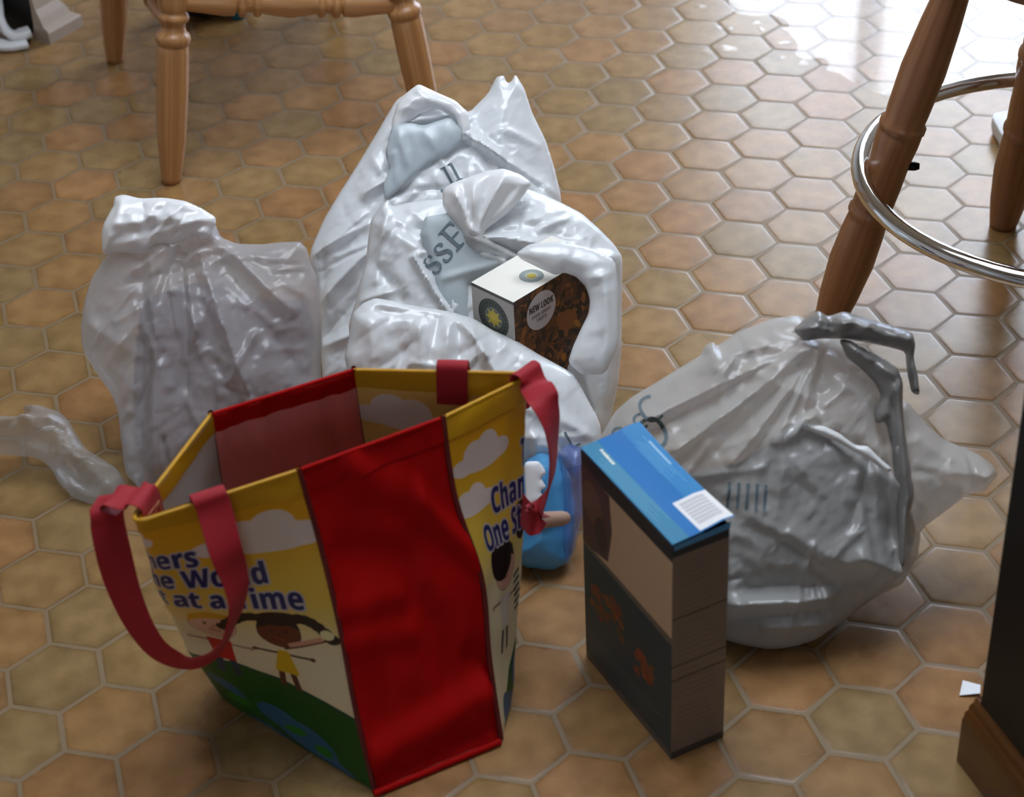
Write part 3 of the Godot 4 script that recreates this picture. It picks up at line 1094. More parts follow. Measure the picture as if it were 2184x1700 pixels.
func build_knotted_bag():
	var t := thing("carrier_bag", "white carrier bag knotted at the top with a granola box sticking out", "carrier bag")
	var pl := leaning(Vector3(0.6765, -0.0000, -0.1697), 35.0)
	var body := Film.new(pl, soft(pts2([-264, 310, -251, 327, -241, 336, -237, 326, -217, 330, -199, 332, -173, 333, -150, 323, -106, 333, -71, 343, -48, 334, -27, 323, -2, 309, 21, 287, 37, 269, 47, 253, 45, 211, 42, 141, 36, 95, 25, 49, 14, 14, 0, 0, -36, -7, -94, 0, -164, 20, -233, 58, -281, 89, -299, 118, -303, 142, -296, 165, -296, 183, -286, 211, -280, 235, -272, 258, -268, 287])), folds6([-132, 281, 30, 252, 11, 12, -130, 273, 23, 233, -8, 18, -124, 267, -39, 241, 8, 9, -132, 278, -19, 314, 6, 14, -135, 281, -174, 326, -8, 14, -55, 287, -20, 300, 5, 7, -130, 261, -79, 242, 7, 9, -34, 229, 36, 252, 6, 12, 6, 222, 41, 243, 8, 16, 24, 244, 24, 78, 7, 14, -2, 153, 34, 198, 6, 14, -9, 131, 16, 15, 8, 14, -32, 109, 10, 16, -6, 20, -89, 134, -46, 52, -6, 22, -237, 328, -257, 232, 6, 10, -208, 258, -164, 182, 12, 7, -214, 322, -197, 304, 5, 10, -257, 254, -224, 207, -7, 20, -276, 209, -235, 219, 7, 10, -198, 292, -166, 228, -7, 40, -94, 300, -3, 279, 3, 30, -69, 213, 0, 222, 7, 10]), 0.055, 0.07, 0.10, 0.0030, 21, Vector2(-0.1339, 0.2814), 36)
	bag_part("film_body", body, mats["film_white"], t)
	var pk := thing("grey_carton", "grey-blue carton face showing in the knotted white bag beside the granola box", "carton")
	var face_ := Film.new(leaning(Vector3(0.6765, -0.0000, -0.1697), 35.0, 0.050), pts2([-193, 307, -162, 311, -134, 283, -81, 255, -73, 245, -108, 231, -142, 223, -144, 175, -165, 176, -177, 205, -189, 251, -200, 285]), folds6([-185, 228, -96, 248, 3, 8, -193, 302, -166, 182, 3, 8]), 0.010, 0.010, 0.015, 0.0008, 93)
	bag_part("carton_face", face_, mats["grey_card"], pk, 0.0034)
	# the near wall of the bag: its rim sags below the boxes
	var wall := Film.new(leaning(Vector3(0.6765, -0.0000, -0.1697), 35.0, 0.145), soft(pts2([-275, 189, -262, 201, -248, 206, -232, 203, -210, 197, -183, 192, -158, 186, -134, 178, -113, 164, -86, 151, -59, 133, -32, 117, -19, 108, 9, 52, 11, 19, -2, 6, -36, -1, -91, 6, -156, 25, -220, 60, -266, 89, -283, 117, -286, 139, -280, 161])), folds6([-246, 201, -157, 187, 7, 8, -157, 187, -37, 126, 8, 8, -241, 191, -160, 180, -7, 10, -252, 170, -249, 116, 7, 22, -220, 158, -218, 82, -6, 26, -193, 168, -193, 92, 9, 14, -176, 173, -201, 87, -5, 16, -160, 172, -165, 124, 7, 12, -152, 177, -151, 112, -6, 16, -268, 182, -276, 128, 5, 12, -139, 171, -63, 23, 6, 14, -107, 154, -36, 22, -5, 20, -205, 128, -162, 121, 4, 6, -70, 126, -28, 22, 6, 14]), 0.035, 0.03, 0.06, 0.0028, 25, Vector2(-0.1580, 0.1881), 22)
	bag_part("near_wall", wall, mats["film_white"], t)
	var tuft := Film.new(leaning(Vector3(0.6765, -0.0000, -0.1697), 35.0, 0.052), soft(pts2([-170, 340, -158, 347, -138, 353, -115, 360, -95, 362, -75, 354, -61, 343, -73, 327, -88, 311, -104, 299, -120, 288, -123, 277, -135, 272, -145, 277, -151, 289, -163, 304, -171, 320])), folds6([-133, 282, -157, 339, 9, 9, -133, 282, -146, 344, -7, 8, -133, 282, -131, 347, 9, 9, -131, 282, -114, 349, -7, 9, -130, 282, -94, 351, 10, 10, -129, 282, -84, 336, -7, 9, -128, 282, -76, 325, 8, 9, -134, 282, -166, 317, 7, 8]), 0.024, 0.02, 0.05, 0.002, 29)
	bag_part("knot", tuft, mats["film_thick"], t, 0.0030, "bunched knot of white film")
	var twist := Film.new(leaning(Vector3(0.6765, -0.0000, -0.1697), 35.0, 0.055), soft(pts2([-148, 286, -137, 290, -123, 283, -106, 271, -78, 255, -48, 237, -28, 227, -34, 222, -56, 232, -84, 247, -107, 256, -124, 260, -135, 263, -146, 275])), folds6([-142, 283, -34, 226, 7, 7, -140, 271, -73, 246, -4, 7]), 0.018, 0.014, 0.02, 0.002, 33)
	bag_part("twist", twist, mats["film_grey"], t, 0.0030)
	var flap := Film.new(leaning(Vector3(0.6765, -0.0000, -0.1697), 35.0, 0.155), soft(pts2([-82, 251, -76, 244, -55, 233, -37, 224, -26, 227, -12, 221, -2, 209, 2, 194, 0, 179, -9, 162, -20, 140, -26, 123, -11, 108, 16, 107, 33, 139, 36, 193, 33, 239, 12, 252, -27, 263, -65, 262])), folds6([-77, 240, -13, 213, 6, 8, 3, 194, -18, 129, 5, 6, -13, 213, 31, 225, 6, 10, 20, 215, 22, 128, 6, 12]), 0.014, 0.012, 0.03, 0.0025, 37)
	bag_part("flap", flap, mats["film_white"], t, 0.0034)
	film_print(face_, "ssF", Vector2(-0.1716, 0.2670), 0.044, 0.80, pk)
	film_print(wall, "L", Vector2(-0.0250, 0.0343), 0.030, 0.45, t, false)


func build_right_bag():
	var t := thing("carrier_bag", "grey-white carrier bag with bunched handles behind the cereal box", "carrier bag")
	var pl := leaning(Vector3(0.7516, 0.0000, 0.2139), 35.0)
	var body := Film.new(pl, soft(pts2([-181, 223, -173, 241, -159, 264, -141, 279, -112, 295, -86, 310, -63, 323, -57, 334, -49, 337, -45, 332, -19, 348, 12, 359, 43, 363, 63, 353, 88, 337, 118, 315, 140, 294, 144, 268, 159, 265, 178, 239, 196, 223, 218, 212, 235, 204, 248, 193, 254, 182, 245, 173, 238, 164, 219, 161, 193, 142, 168, 125, 165, 99, 155, 82, 147, 67, 129, 59, 108, 48, 82, 30, 51, 9, 26, 2, 0, 0, -30, 6, -71, 20, -110, 52, -139, 99, -163, 151, -177, 193])), folds6([48, 339, -64, 316, 8, 20, 53, 337, -152, 224, -14, 26, 45, 329, -166, 240, 14, 16, 55, 329, -97, 222, 15, 16, 54, 327, -118, 198, -8, 18, 55, 324, -53, 221, -9, 12, 56, 324, -38, 210, 11, 10, 56, 322, -18, 215, -8, 10, 56, 322, 7, 234, 10, 9, 58, 321, 27, 233, 8, 9, -56, 333, -52, 306, 8, 14, -34, 315, -60, 286, 6, 10, 133, 279, 138, 80, 11, 9, 128, 274, 127, 120, -9, 12, 139, 244, 152, 104, 8, 10, 72, 231, 140, 189, -9, 16, 43, 252, 82, 231, 6, 14, 170, 218, 234, 186, 6, 30, 160, 194, 218, 169, -6, 24, 226, 171, 242, 186, 6, 10, -79, 182, 28, 108, -10, 50, 31, 198, 98, 121, 8, 44, -20, 150, 116, 76, 14, 50, 92, 104, 151, 74, 9, 18, -23, 75, 101, 76, -9, 24, -43, 58, 56, 60, 13, 16, -44, 38, 90, 52, -7, 20, -5, 30, 75, 32, 6, 12, -78, 207, -65, 151, -6, 30, 54, 297, 55, 247, -10, 30, 2, 234, -19, 180, 6, 24]), 0.075, 0.10, 0.13, 0.0034, 41, Vector2(0.0544, 0.3315), 40)
	bag_part("film_body", body, mats["film_grey"], t)
	var pk := thing("grocery_pack", "dark brown pack showing faintly through the grey-white right carrier bag", "grocery pack")
	var inner := Film.new(leaning(Vector3(0.7516, 0.0000, 0.2139), 35.0, -0.008), soft(pts2([-136, 196, -74, 194, -23, 205, 9, 224, 40, 244, 70, 238, 105, 213, 135, 189, 155, 165, 166, 124, 151, 76, 131, 61, 94, 37, 47, 10, 1, 6, -50, 17, -100, 56, -133, 124])), [], 0.062, 0.06, 0.10, 0.0008, 83)
	bag_part("wrapper", inner, mats["brown_card"], pk, 0.006)
	# bunched handles
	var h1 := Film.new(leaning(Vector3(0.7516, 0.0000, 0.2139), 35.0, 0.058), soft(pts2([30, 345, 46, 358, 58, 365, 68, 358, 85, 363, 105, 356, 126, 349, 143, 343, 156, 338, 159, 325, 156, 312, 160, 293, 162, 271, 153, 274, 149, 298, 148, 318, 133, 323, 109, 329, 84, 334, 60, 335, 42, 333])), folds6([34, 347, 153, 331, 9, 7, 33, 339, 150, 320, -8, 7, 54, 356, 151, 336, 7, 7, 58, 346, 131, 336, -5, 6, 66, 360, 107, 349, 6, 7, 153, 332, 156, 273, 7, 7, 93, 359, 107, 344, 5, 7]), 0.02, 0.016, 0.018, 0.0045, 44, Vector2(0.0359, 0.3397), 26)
	bag_part("handle", h1, mats["film_bunched_shade"], t, 0.0028, "bunched film handle")
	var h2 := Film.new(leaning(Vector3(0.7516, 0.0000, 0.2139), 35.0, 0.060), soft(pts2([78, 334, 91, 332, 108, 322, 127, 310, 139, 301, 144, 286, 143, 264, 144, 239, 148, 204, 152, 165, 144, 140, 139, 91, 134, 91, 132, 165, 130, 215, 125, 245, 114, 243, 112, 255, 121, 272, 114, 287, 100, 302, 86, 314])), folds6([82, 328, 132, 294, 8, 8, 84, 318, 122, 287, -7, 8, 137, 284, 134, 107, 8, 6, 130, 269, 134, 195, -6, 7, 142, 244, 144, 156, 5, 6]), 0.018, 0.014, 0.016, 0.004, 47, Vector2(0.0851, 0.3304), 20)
	bag_part("handle", h2, mats["film_bunched_shade"], t, 0.0028, "bunched film handle")
	var lip := Film.new(leaning(Vector3(0.7516, 0.0000, 0.2139), 35.0, 0.078), soft(pts2([-1, 227, 9, 237, 24, 246, 35, 253, 41, 246, 58, 243, 73, 235, 89, 222, 102, 221, 116, 206, 128, 195, 120, 192, 106, 204, 92, 213, 72, 225, 53, 234, 36, 241, 24, 231, 9, 222])), folds6([3, 230, 34, 248, 4, 5, 40, 242, 121, 195, 5, 5]), 0.008, 0.006, 0.01, 0.0015, 50)
	bag_part("rim", lip, mats["film_thick"], t, 0.0026, "torn pale rim of the film")
	for k in [["C", -0.1232, 0.2652, 0.040, 0.5], ["c", -0.1360, 0.2551, 0.032, 0.5], ["o", -0.1565, 0.2414, 0.036, 0.5], ["O", -0.1206, 0.2406, 0.05, 0.5], ["lllll", -0.0255, 0.1706, 0.036, -0.1]]:
		film_print(body, k[0], Vector2(k[1], k[2]), k[3], k[4], t, false)


func build_clear_bag():
	var t := thing("plastic_wrapper", "crumpled clear plastic wrapper lying on the tiles, far left", "plastic wrapper")
	var f := Film.new(leaning(Vector3(0.0518, 0.0000, -0.3005), 62.0), soft(pts2([-147, 120, -123, 120, -93, 121, -69, 119, -77, 135, -53, 136, -25, 125, -14, 111, -9, 101, 4, 81, 11, 73, 33, 58, 49, 47, 61, 28, 59, 3, 44, -4, 23, -1, -4, 11, -23, 31, -34, 51, -49, 64, -62, 70, -89, 73, -124, 76, -149, 87])), folds6([-17, 81, 7, 45, 10, 12, -60, 102, -13, 100, 6, 10, -118, 101, -65, 99, 8, 12, -115, 72, -57, 69, -6, 16, -19, 43, 42, -3, -8, 14, 21, 48, 58, 8, 8, 16, -12, 20, 20, -9, 8, 12, -52, 79, -26, 52, -6, 18, -7, 100, 20, 60, 5, 6, -46, 117, -13, 106, 5, 6]), 0.036, 0.03, 0.045, 0.008, 61, Vector2(-0.0210, 0.0618), 14)
	bag_part("film_body", f, mats["film_clear"], t, 0.0034)


func build_blue_pack():
	var t := thing("wrapped_pack", "blue pack in crinkled clear wrapping between the tote and the cereal box", "pack")
	var inner := Film.new(leaning(Vector3(0.5698, 0.0000, 0.0095), 30.0), soft(pts2([-28, 127, -11, 137, 10, 131, 23, 111, 27, 73, 27, 35, 19, 8, 0, 0, -32, 4, -54, 16, -51, 97])), folds6([-11, 131, 15, 120, 6, 14, 4, 120, 12, 22, -6, 16, -9, 61, 29, 65, 5, 10]), 0.045, 0.04, 0.05, 0.002, 71)
	bag_part("pack_body", inner, mats["blue_wrap"], t, 0.0034)
	var lab := Film.new(leaning(Vector3(0.5698, 0.0000, 0.0095), 30.0, 0.047), soft(pts2([-28, 133, -11, 133, -3, 119, -10, 114, -4, 103, -11, 99, -7, 91, -20, 81, -28, 82])), [], 0.003, 0.003, 0.01, 0.0005, 73)
	bag_part("label_patch", lab, mats["paper"], t, 0.003, "white patch on the blue pack")
	var wrap_ := Film.new(leaning(Vector3(0.5698, 0.0000, 0.0095), 30.0, 0.004), soft(pts2([10, 139, 24, 147, 37, 141, 45, 125, 44, 89, 40, 68, 34, 57, 25, 19, 14, 9, 7, 36, 11, 90])), folds6([24, 147, 41, 93, 7, 10, 15, 121, 34, 67, -6, 12, 32, 142, 26, 67, 6, 8]), 0.05, 0.03, 0.04, 0.003, 77)
	bag_part("wrapping", wrap_, mats["film_blue"], t, 0.0034, "translucent blue wrapping")
	var pg := thing("hand_stub", "pale brown rounded peg added as the printed hand at the tote edge, before the blue pack", "stub", Vector3(0.5246, 0.1700, 0.1208))  # added stub standing in for a printed child's hand at the panel edge
	var a: Vector3 = Vector3.ZERO
	part("stub", turned(a - Vector3(0.02, 0, 0.006), a + Vector3(0.033, -0.001, 0.004), [[0.0, 0.0085], [0.6, 0.0085], [0.85, 0.0078], [0.95, 0.006], [1.0, 0.003]], 16), mats["stub_tan"], pg)


# ---------------------------------------------------------------- boxes
func build_cereal_box():
	var a := Vector3(0.594, 0, 0.332)
	var t := thing("cereal_box", "cereal box with a bright blue top and white barcode label", "cereal box", a)
	var d1 := Vector3(-0.0335, 0, -0.1727)
	var d2 := Vector3(0.0620, 0, -0.0120)
	var up := Vector3(0, 0.2835, 0)
	# board body with its print on four sides
	var im := Image.create(512, 768, false, Image.FORMAT_RGB8)
	im.fill(Color(0.80, 0.70, 0.58))
	quad(im, 0, 0, 512, 56, Color(0.12, 0.17, 0.22))
	fill_poly(im, [Vector2(0, 40), Vector2(165, 60), Vector2(178, 180), Vector2(150, 300), Vector2(0, 330)], Color(0.33, 0.24, 0.27))
	oval(im, 60, 150, 60, 70, Color(0.42, 0.30, 0.28))
	oval(im, 110, 230, 36, 60, Color(0.22, 0.17, 0.19))
	quad(im, 0, 318, 512, 768, Color(0.13, 0.24, 0.29))
	fill_poly(im, [Vector2(0, 318), Vector2(512, 318), Vector2(512, 345), Vector2(0, 332)], Color(0.42, 0.40, 0.36))
	var rng := RandomNumberGenerator.new()
	rng.seed = 9
	for k in 26:
		oval(im, rng.randf_range(40, 230), rng.randf_range(430, 540), rng.randf_range(10, 30), rng.randf_range(8, 22), Color(rng.randf_range(0.3, 0.52), rng.randf_range(0.18, 0.3), 0.13), rng.randf() * 3)
	for k in 16:
		oval(im, rng.randf_range(300, 410), rng.randf_range(500, 590), rng.randf_range(10, 28), rng.randf_range(8, 18), Color(rng.randf_range(0.42, 0.6), rng.randf_range(0.2, 0.28), 0.15), rng.randf() * 3)
	for k in 7:
		quad(im, 30, 640 + k * 14, 470 - (k * 37) % 120, 645 + k * 14, Color(0.30, 0.33, 0.36))
	quad(im, 0, 742, 512, 768, Color(0.36, 0.34, 0.33))
	var im2 := Image.create(256, 768, false, Image.FORMAT_RGB8)
	im2.fill(Color(0.50, 0.44, 0.40))
	quad(im2, 0, 0, 256, 40, Color(0.16, 0.20, 0.24))
	for k in 34:
		if k % 7 != 5:
			quad(im2, 26, 66 + k * 19, 225 - (k * 53) % 60, 71 + k * 19, Color(0.455, 0.40, 0.365))
	for y in [250, 420, 470]:
		quad(im2, 0, y, 256, y + 6, Color(0.28, 0.24, 0.23))
	quad(im2, 0, 742, 256, 768, Color(0.28, 0.26, 0.25))
	var fm := tex_mat("cereal_front", im, 0.42)
	var sm := tex_mat("cereal_side", im2, 0.42)
	part("front_panel", print_face(d1 + up, up, Vector3.ZERO, d1), fm, t, "printed front panel, dark teal below")
	part("side_panel", print_face(up, d2 + up, d2, Vector3.ZERO), sm, t, "brown side panel with lines of small print")
	part("back_panel", print_face(d2 + up, d1 + d2 + up, d1 + d2, d2), fm, t)
	part("side_panel", print_face(d1 + d2 + up, d1 + up, d1, d1 + d2), sm, t)
	part("base", print_face(Vector3.ZERO, d2, d1 + d2, d1, 2), mats["box_card"], t)
	# lid: two overlapping flaps of blue board
	var top := Image.create(512, 256, false, Image.FORMAT_RGB8)
	top.fill(Color(0.13, 0.46, 0.74))
	quad(top, 0, 0, 512, 70, Color(0.20, 0.53, 0.77))
	quad(top, 0, 180, 512, 256, Color(0.24, 0.53, 0.68))
	for k in 7:
		quad(top, 60 + (k * 31) % 40, 20 + k * 8, 300 - (k * 41) % 90, 22 + k * 8, Color(0.40, 0.66, 0.84))
	for k in 7:
		quad(top, 60 + (k * 29) % 50, 186 + k * 9, 420 - (k * 47) % 110, 189 + k * 9, Color(0.38, 0.62, 0.74))
	quad(top, 90, 14, 210, 20, Color(0.62, 0.78, 0.90))
	write(top, "Freshness", 82, 196, 78, Color(0.93, 0.93, 0.88))
	quad(top, 360, 0, 506, 128, Color(0.95, 0.95, 0.96))
	for k in 22:
		quad(top, 372 + k * 5.2, 14, 372 + k * 5.2 + [1.5, 3.0, 2.0][k % 3], 112, Color(0.62, 0.62, 0.65))
	var tm := tex_mat("cereal_top", top, 0.35)
	var o := Vector3.UP * 0.0022
	var ov := d2.normalized() * 0.003 - d1.normalized() * 0.001
	var rows := []
	var uvs := []
	for r in 9:
		var row := []
		var ur := []
		for c in 15:
			var u := c / 14.0
			var v := r / 8.0
			# reader stands on the far side: u from the far end to the near one, v from the right edge to the left
			var p := up + d1 * (1.0 - u) + d2 * (1.0 - v) + o + Vector3.UP * (0.0045 * pow(absf(u - 0.5) * 2.0, 2.0) * (1.0 - v) + 0.003 * smoothstep(0.5, 0.0, v))
			if v == 0.0:
				p += ov * 1.5
			row.append(p)
			ur.append(Vector2(u, v))
		rows.append(row)
		uvs.append(ur)
	part("top_flap", sheet(rows, false, uvs), tm, t, "bright blue top flap with a white barcode label")
	part("under_flap", print_face(d1 + up, up, d2 * 0.6 + up - Vector3.UP * 0.002, d1 + d2 * 0.6 + up - Vector3.UP * 0.002, 2), mats["blue_wrap"], t)
	var tuck := [[up + d2 * 0.02 - d1 * 0.004, up + d2 * 1.02 - d1 * 0.004 + Vector3.UP * 0.004], [up + d2 * 0.02 - d1 * 0.005 - Vector3.UP * 0.006, up + d2 * 1.0 - d1 * 0.005 - Vector3.UP * 0.004]]
	part("tuck_edge", sheet(tuck), mats["blue_wrap"], t)


func build_granola_box():
	var fr: Vector3 = Vector3(0.5834, 0.2620, -0.1587)
	var t := thing("granola_box", "white and brown granola box sticking out of the knotted white bag", "granola box", fr)
	var el: Vector3 = Vector3(-0.0339, 0.0000, -0.0593)
	var er: Vector3 = Vector3(0.1198, 0.0000, -0.0685)
	var dn: Vector3 = Vector3(0.0000, -0.1400, 0.0000)
	var rng := RandomNumberGenerator.new()
	rng.seed = 4
	var brown := Image.create(512, 512, false, Image.FORMAT_RGB8)
	brown.fill(Color(0.27, 0.17, 0.13))
	for k in 420:
		var c: Color = [Color(0.40, 0.24, 0.13), Color(0.16, 0.10, 0.09), Color(0.52, 0.32, 0.16), Color(0.33, 0.21, 0.16), Color(0.12, 0.09, 0.09)][rng.randi() % 5]
		oval(brown, rng.randf_range(0, 512), rng.randf_range(0, 512), rng.randf_range(8, 34), rng.randf_range(5, 20), c, rng.randf() * 3.1)
	for k in 60:
		var p := Vector2(rng.randf_range(0, 512), rng.randf_range(80, 512))
		stroke(brown, p, p + Vector2.from_angle(rng.randf() * 3.1) * rng.randf_range(20, 50), 3.0, Color(0.62, 0.42, 0.24))
	oval(brown, 330, 250, 70, 50, Color(0.50, 0.30, 0.15), 0.5)
	oval(brown, 300, 430, 26, 16, Color(0.70, 0.46, 0.12), 1.1)
	oval(brown, 395, 300, 30, 14, Color(0.62, 0.42, 0.14), 0.9)
	oval(brown, 168, 120, 92, 92, Color(0.78, 0.75, 0.76))
	write(brown, "NEW LOOK", 168, 96, 150, Color(0.16, 0.14, 0.15), 0.0, Color.WHITE, 0.0, 1.5)
	write(brown, "SAME GREAT", 168, 134, 120, Color(0.5, 0.46, 0.48))
	write(brown, "TASTE", 168, 160, 66, Color(0.5, 0.46, 0.48))
	var emblem := func(img: Image, cx: float, cy: float, r: float, dark: Color, mid: Color):
		oval(img, cx, cy, r, r, dark)
		oval(img, cx, cy, r * 0.94, r * 0.94, mid)
		for k in 24:
			oval(img, cx + cos(TAU * k / 24) * r * 0.80, cy + sin(TAU * k / 24) * r * 0.80, r * 0.06, r * 0.06, dark)
		oval(img, cx, cy, r * 0.64, r * 0.64, dark)
		oval(img, cx, cy, r * 0.60, r * 0.60, mid.lightened(0.2))
		oval(img, cx, cy, r * 0.36, r * 0.36, Color(0.80, 0.72, 0.22))
		for k in 8:
			stroke(img, Vector2(cx, cy), Vector2(cx, cy) + Vector2.from_angle(TAU * k / 8) * r * 0.5, r * 0.09, Color(0.86, 0.78, 0.35))
	var white := Image.create(512, 256, false, Image.FORMAT_RGB8)
	white.fill(Color(0.93, 0.92, 0.88))
	emblem.call(white, 205, 168, 54, Color(0.34, 0.40, 0.40), Color(0.66, 0.70, 0.68))
	write(white, "Honey", 330, 80, 80, Color(0.45, 0.45, 0.42), 0.0, Color.WHITE, -0.2)
	var end := Image.create(256, 512, false, Image.FORMAT_RGB8)
	end.fill(Color(0.74, 0.73, 0.71))
	quad(end, 0, 0, 256, 16, Color(0.33, 0.32, 0.30))
	emblem.call(end, 128, 130, 92, Color(0.12, 0.14, 0.14), Color(0.30, 0.33, 0.31))
	part("top_panel", print_face(el, el + er, er, Vector3.ZERO), tex_mat("granola_top", white, 0.45), t, "white top panel with a round emblem")
	part("front_panel", print_face(Vector3.ZERO, er, er + dn, dn), tex_mat("granola_front", brown, 0.42), t, "brown granola picture with a round NEW LOOK badge")
	part("end_panel", print_face(el, Vector3.ZERO, dn, el + dn), tex_mat("granola_end", end, 0.45), t, "grey-white end with a dark round emblem")
	part("end_panel", print_face(er, er + el, er + el + dn, er + dn), mats["box_card"], t)
	part("back_panel", print_face(er + el, el, el + dn, er + el + dn), mats["box_card"], t)
	part("base", print_face(dn, er + dn, er + el + dn, el + dn), mats["box_card"], t)


# ---------------------------------------------------------------- the book tote
const TOTE_H := 0.34
var tote_rim := []
var tote_shape := []
var tote_foot := []


# a point on the tote: path = stations in order, u along them, t from foot to rim
func tote_point(path: Array, u: float, t: float, round_: float) -> Vector3:
	if round_ > 0.0:
		var s := Vector3.ZERO
		for k in 5:
			s += tote_raw(path, clampf(u + (k - 2) * round_ * 0.5, 0.0, 1.0), t)
		var w := clampf(minf(u, 1.0 - u) / (round_ * 1.2), 0.0, 1.0)
		return tote_raw(path, u, t).lerp(s / 5.0, w)
	return tote_raw(path, u, t)


func tote_raw(path: Array, u: float, t: float) -> Vector3:
	var q := []
	var len_ := [0.0]
	for s in path:
		var k := clampf(t * 4.0, 0.0, 4.05)
		var i := mini(int(k), 3)
		var col: Array = tote_shape[s]
		q.append((col[i] as Vector3).cubic_interpolate(col[i + 1], col[maxi(i - 1, 0)], col[mini(i + 2, 4)], k - i))
	for i in range(1, path.size()):
		len_.append(len_[i - 1] + (tote_rim[path[i]] as Vector3).distance_to(tote_rim[path[i - 1]]))
	var d: float = u * len_[-1]
	for i in range(1, path.size()):
		if d <= len_[i] or i == path.size() - 1:
			return q[i - 1].lerp(q[i], clampf((d - len_[i - 1]) / (len_[i] - len_[i - 1]), 0.0, 1.0))
	return q[-1]


func tote_panel(path: Array, t0: float, t1: float, off: float, round_: float, folds: Array, noise: FastNoiseLite, nu := 40, nt := 44) -> ArrayMesh:
	var pts := []
	for r in nt + 1:
		var row := []
		for c in nu + 1:
			row.append(tote_point(path, float(c) / nu, lerpf(t1, t0, float(r) / nt), round_))
		pts.append(row)
	var rows := []
	var uvs := []
	for r in nt + 1:
		var row := []
		var ur := []
		var t := lerpf(t1, t0, float(r) / nt)
		for c in nu + 1:
			var du: Vector3 = pts[r][mini(c + 1, nu)] - pts[r][maxi(c - 1, 0)]
			var dv: Vector3 = pts[mini(r + 1, nt)][c] - pts[maxi(r - 1, 0)][c]
			var n := dv.cross(du).normalized()
			var u := float(c) / nu
			var e := noise.get_noise_3d(u * 3.0 + path[0] * 9.0, t * 3.0, 0.0) * 0.005 * smoothstep(0.0, 0.08, minf(u, 1.0 - u))
			for f in folds:
				var a := Vector2(f[0], f[1])
				var ab := Vector2(f[2], f[3]) - a
				var k := clampf((Vector2(u, t) - a).dot(ab) / ab.length_squared(), 0.0, 1.0)
				var q: float = Vector2(u, t).distance_to(a + ab * k) / f[5]
				if q < 1.0:
					e += f[4] * (0.5 + 0.5 * cos(PI * q)) * 1.0
			e *= smoothstep(0.0, 0.07, t)
			var p: Vector3 = pts[r][c] + n * (off + e)
			p.y = maxf(p.y, 0.0015)
			row.append(p)
			ur.append(Vector2(u, 1.0 - t))
		rows.append(row)
		uvs.append(ur)
	return sheet(rows, false, uvs)


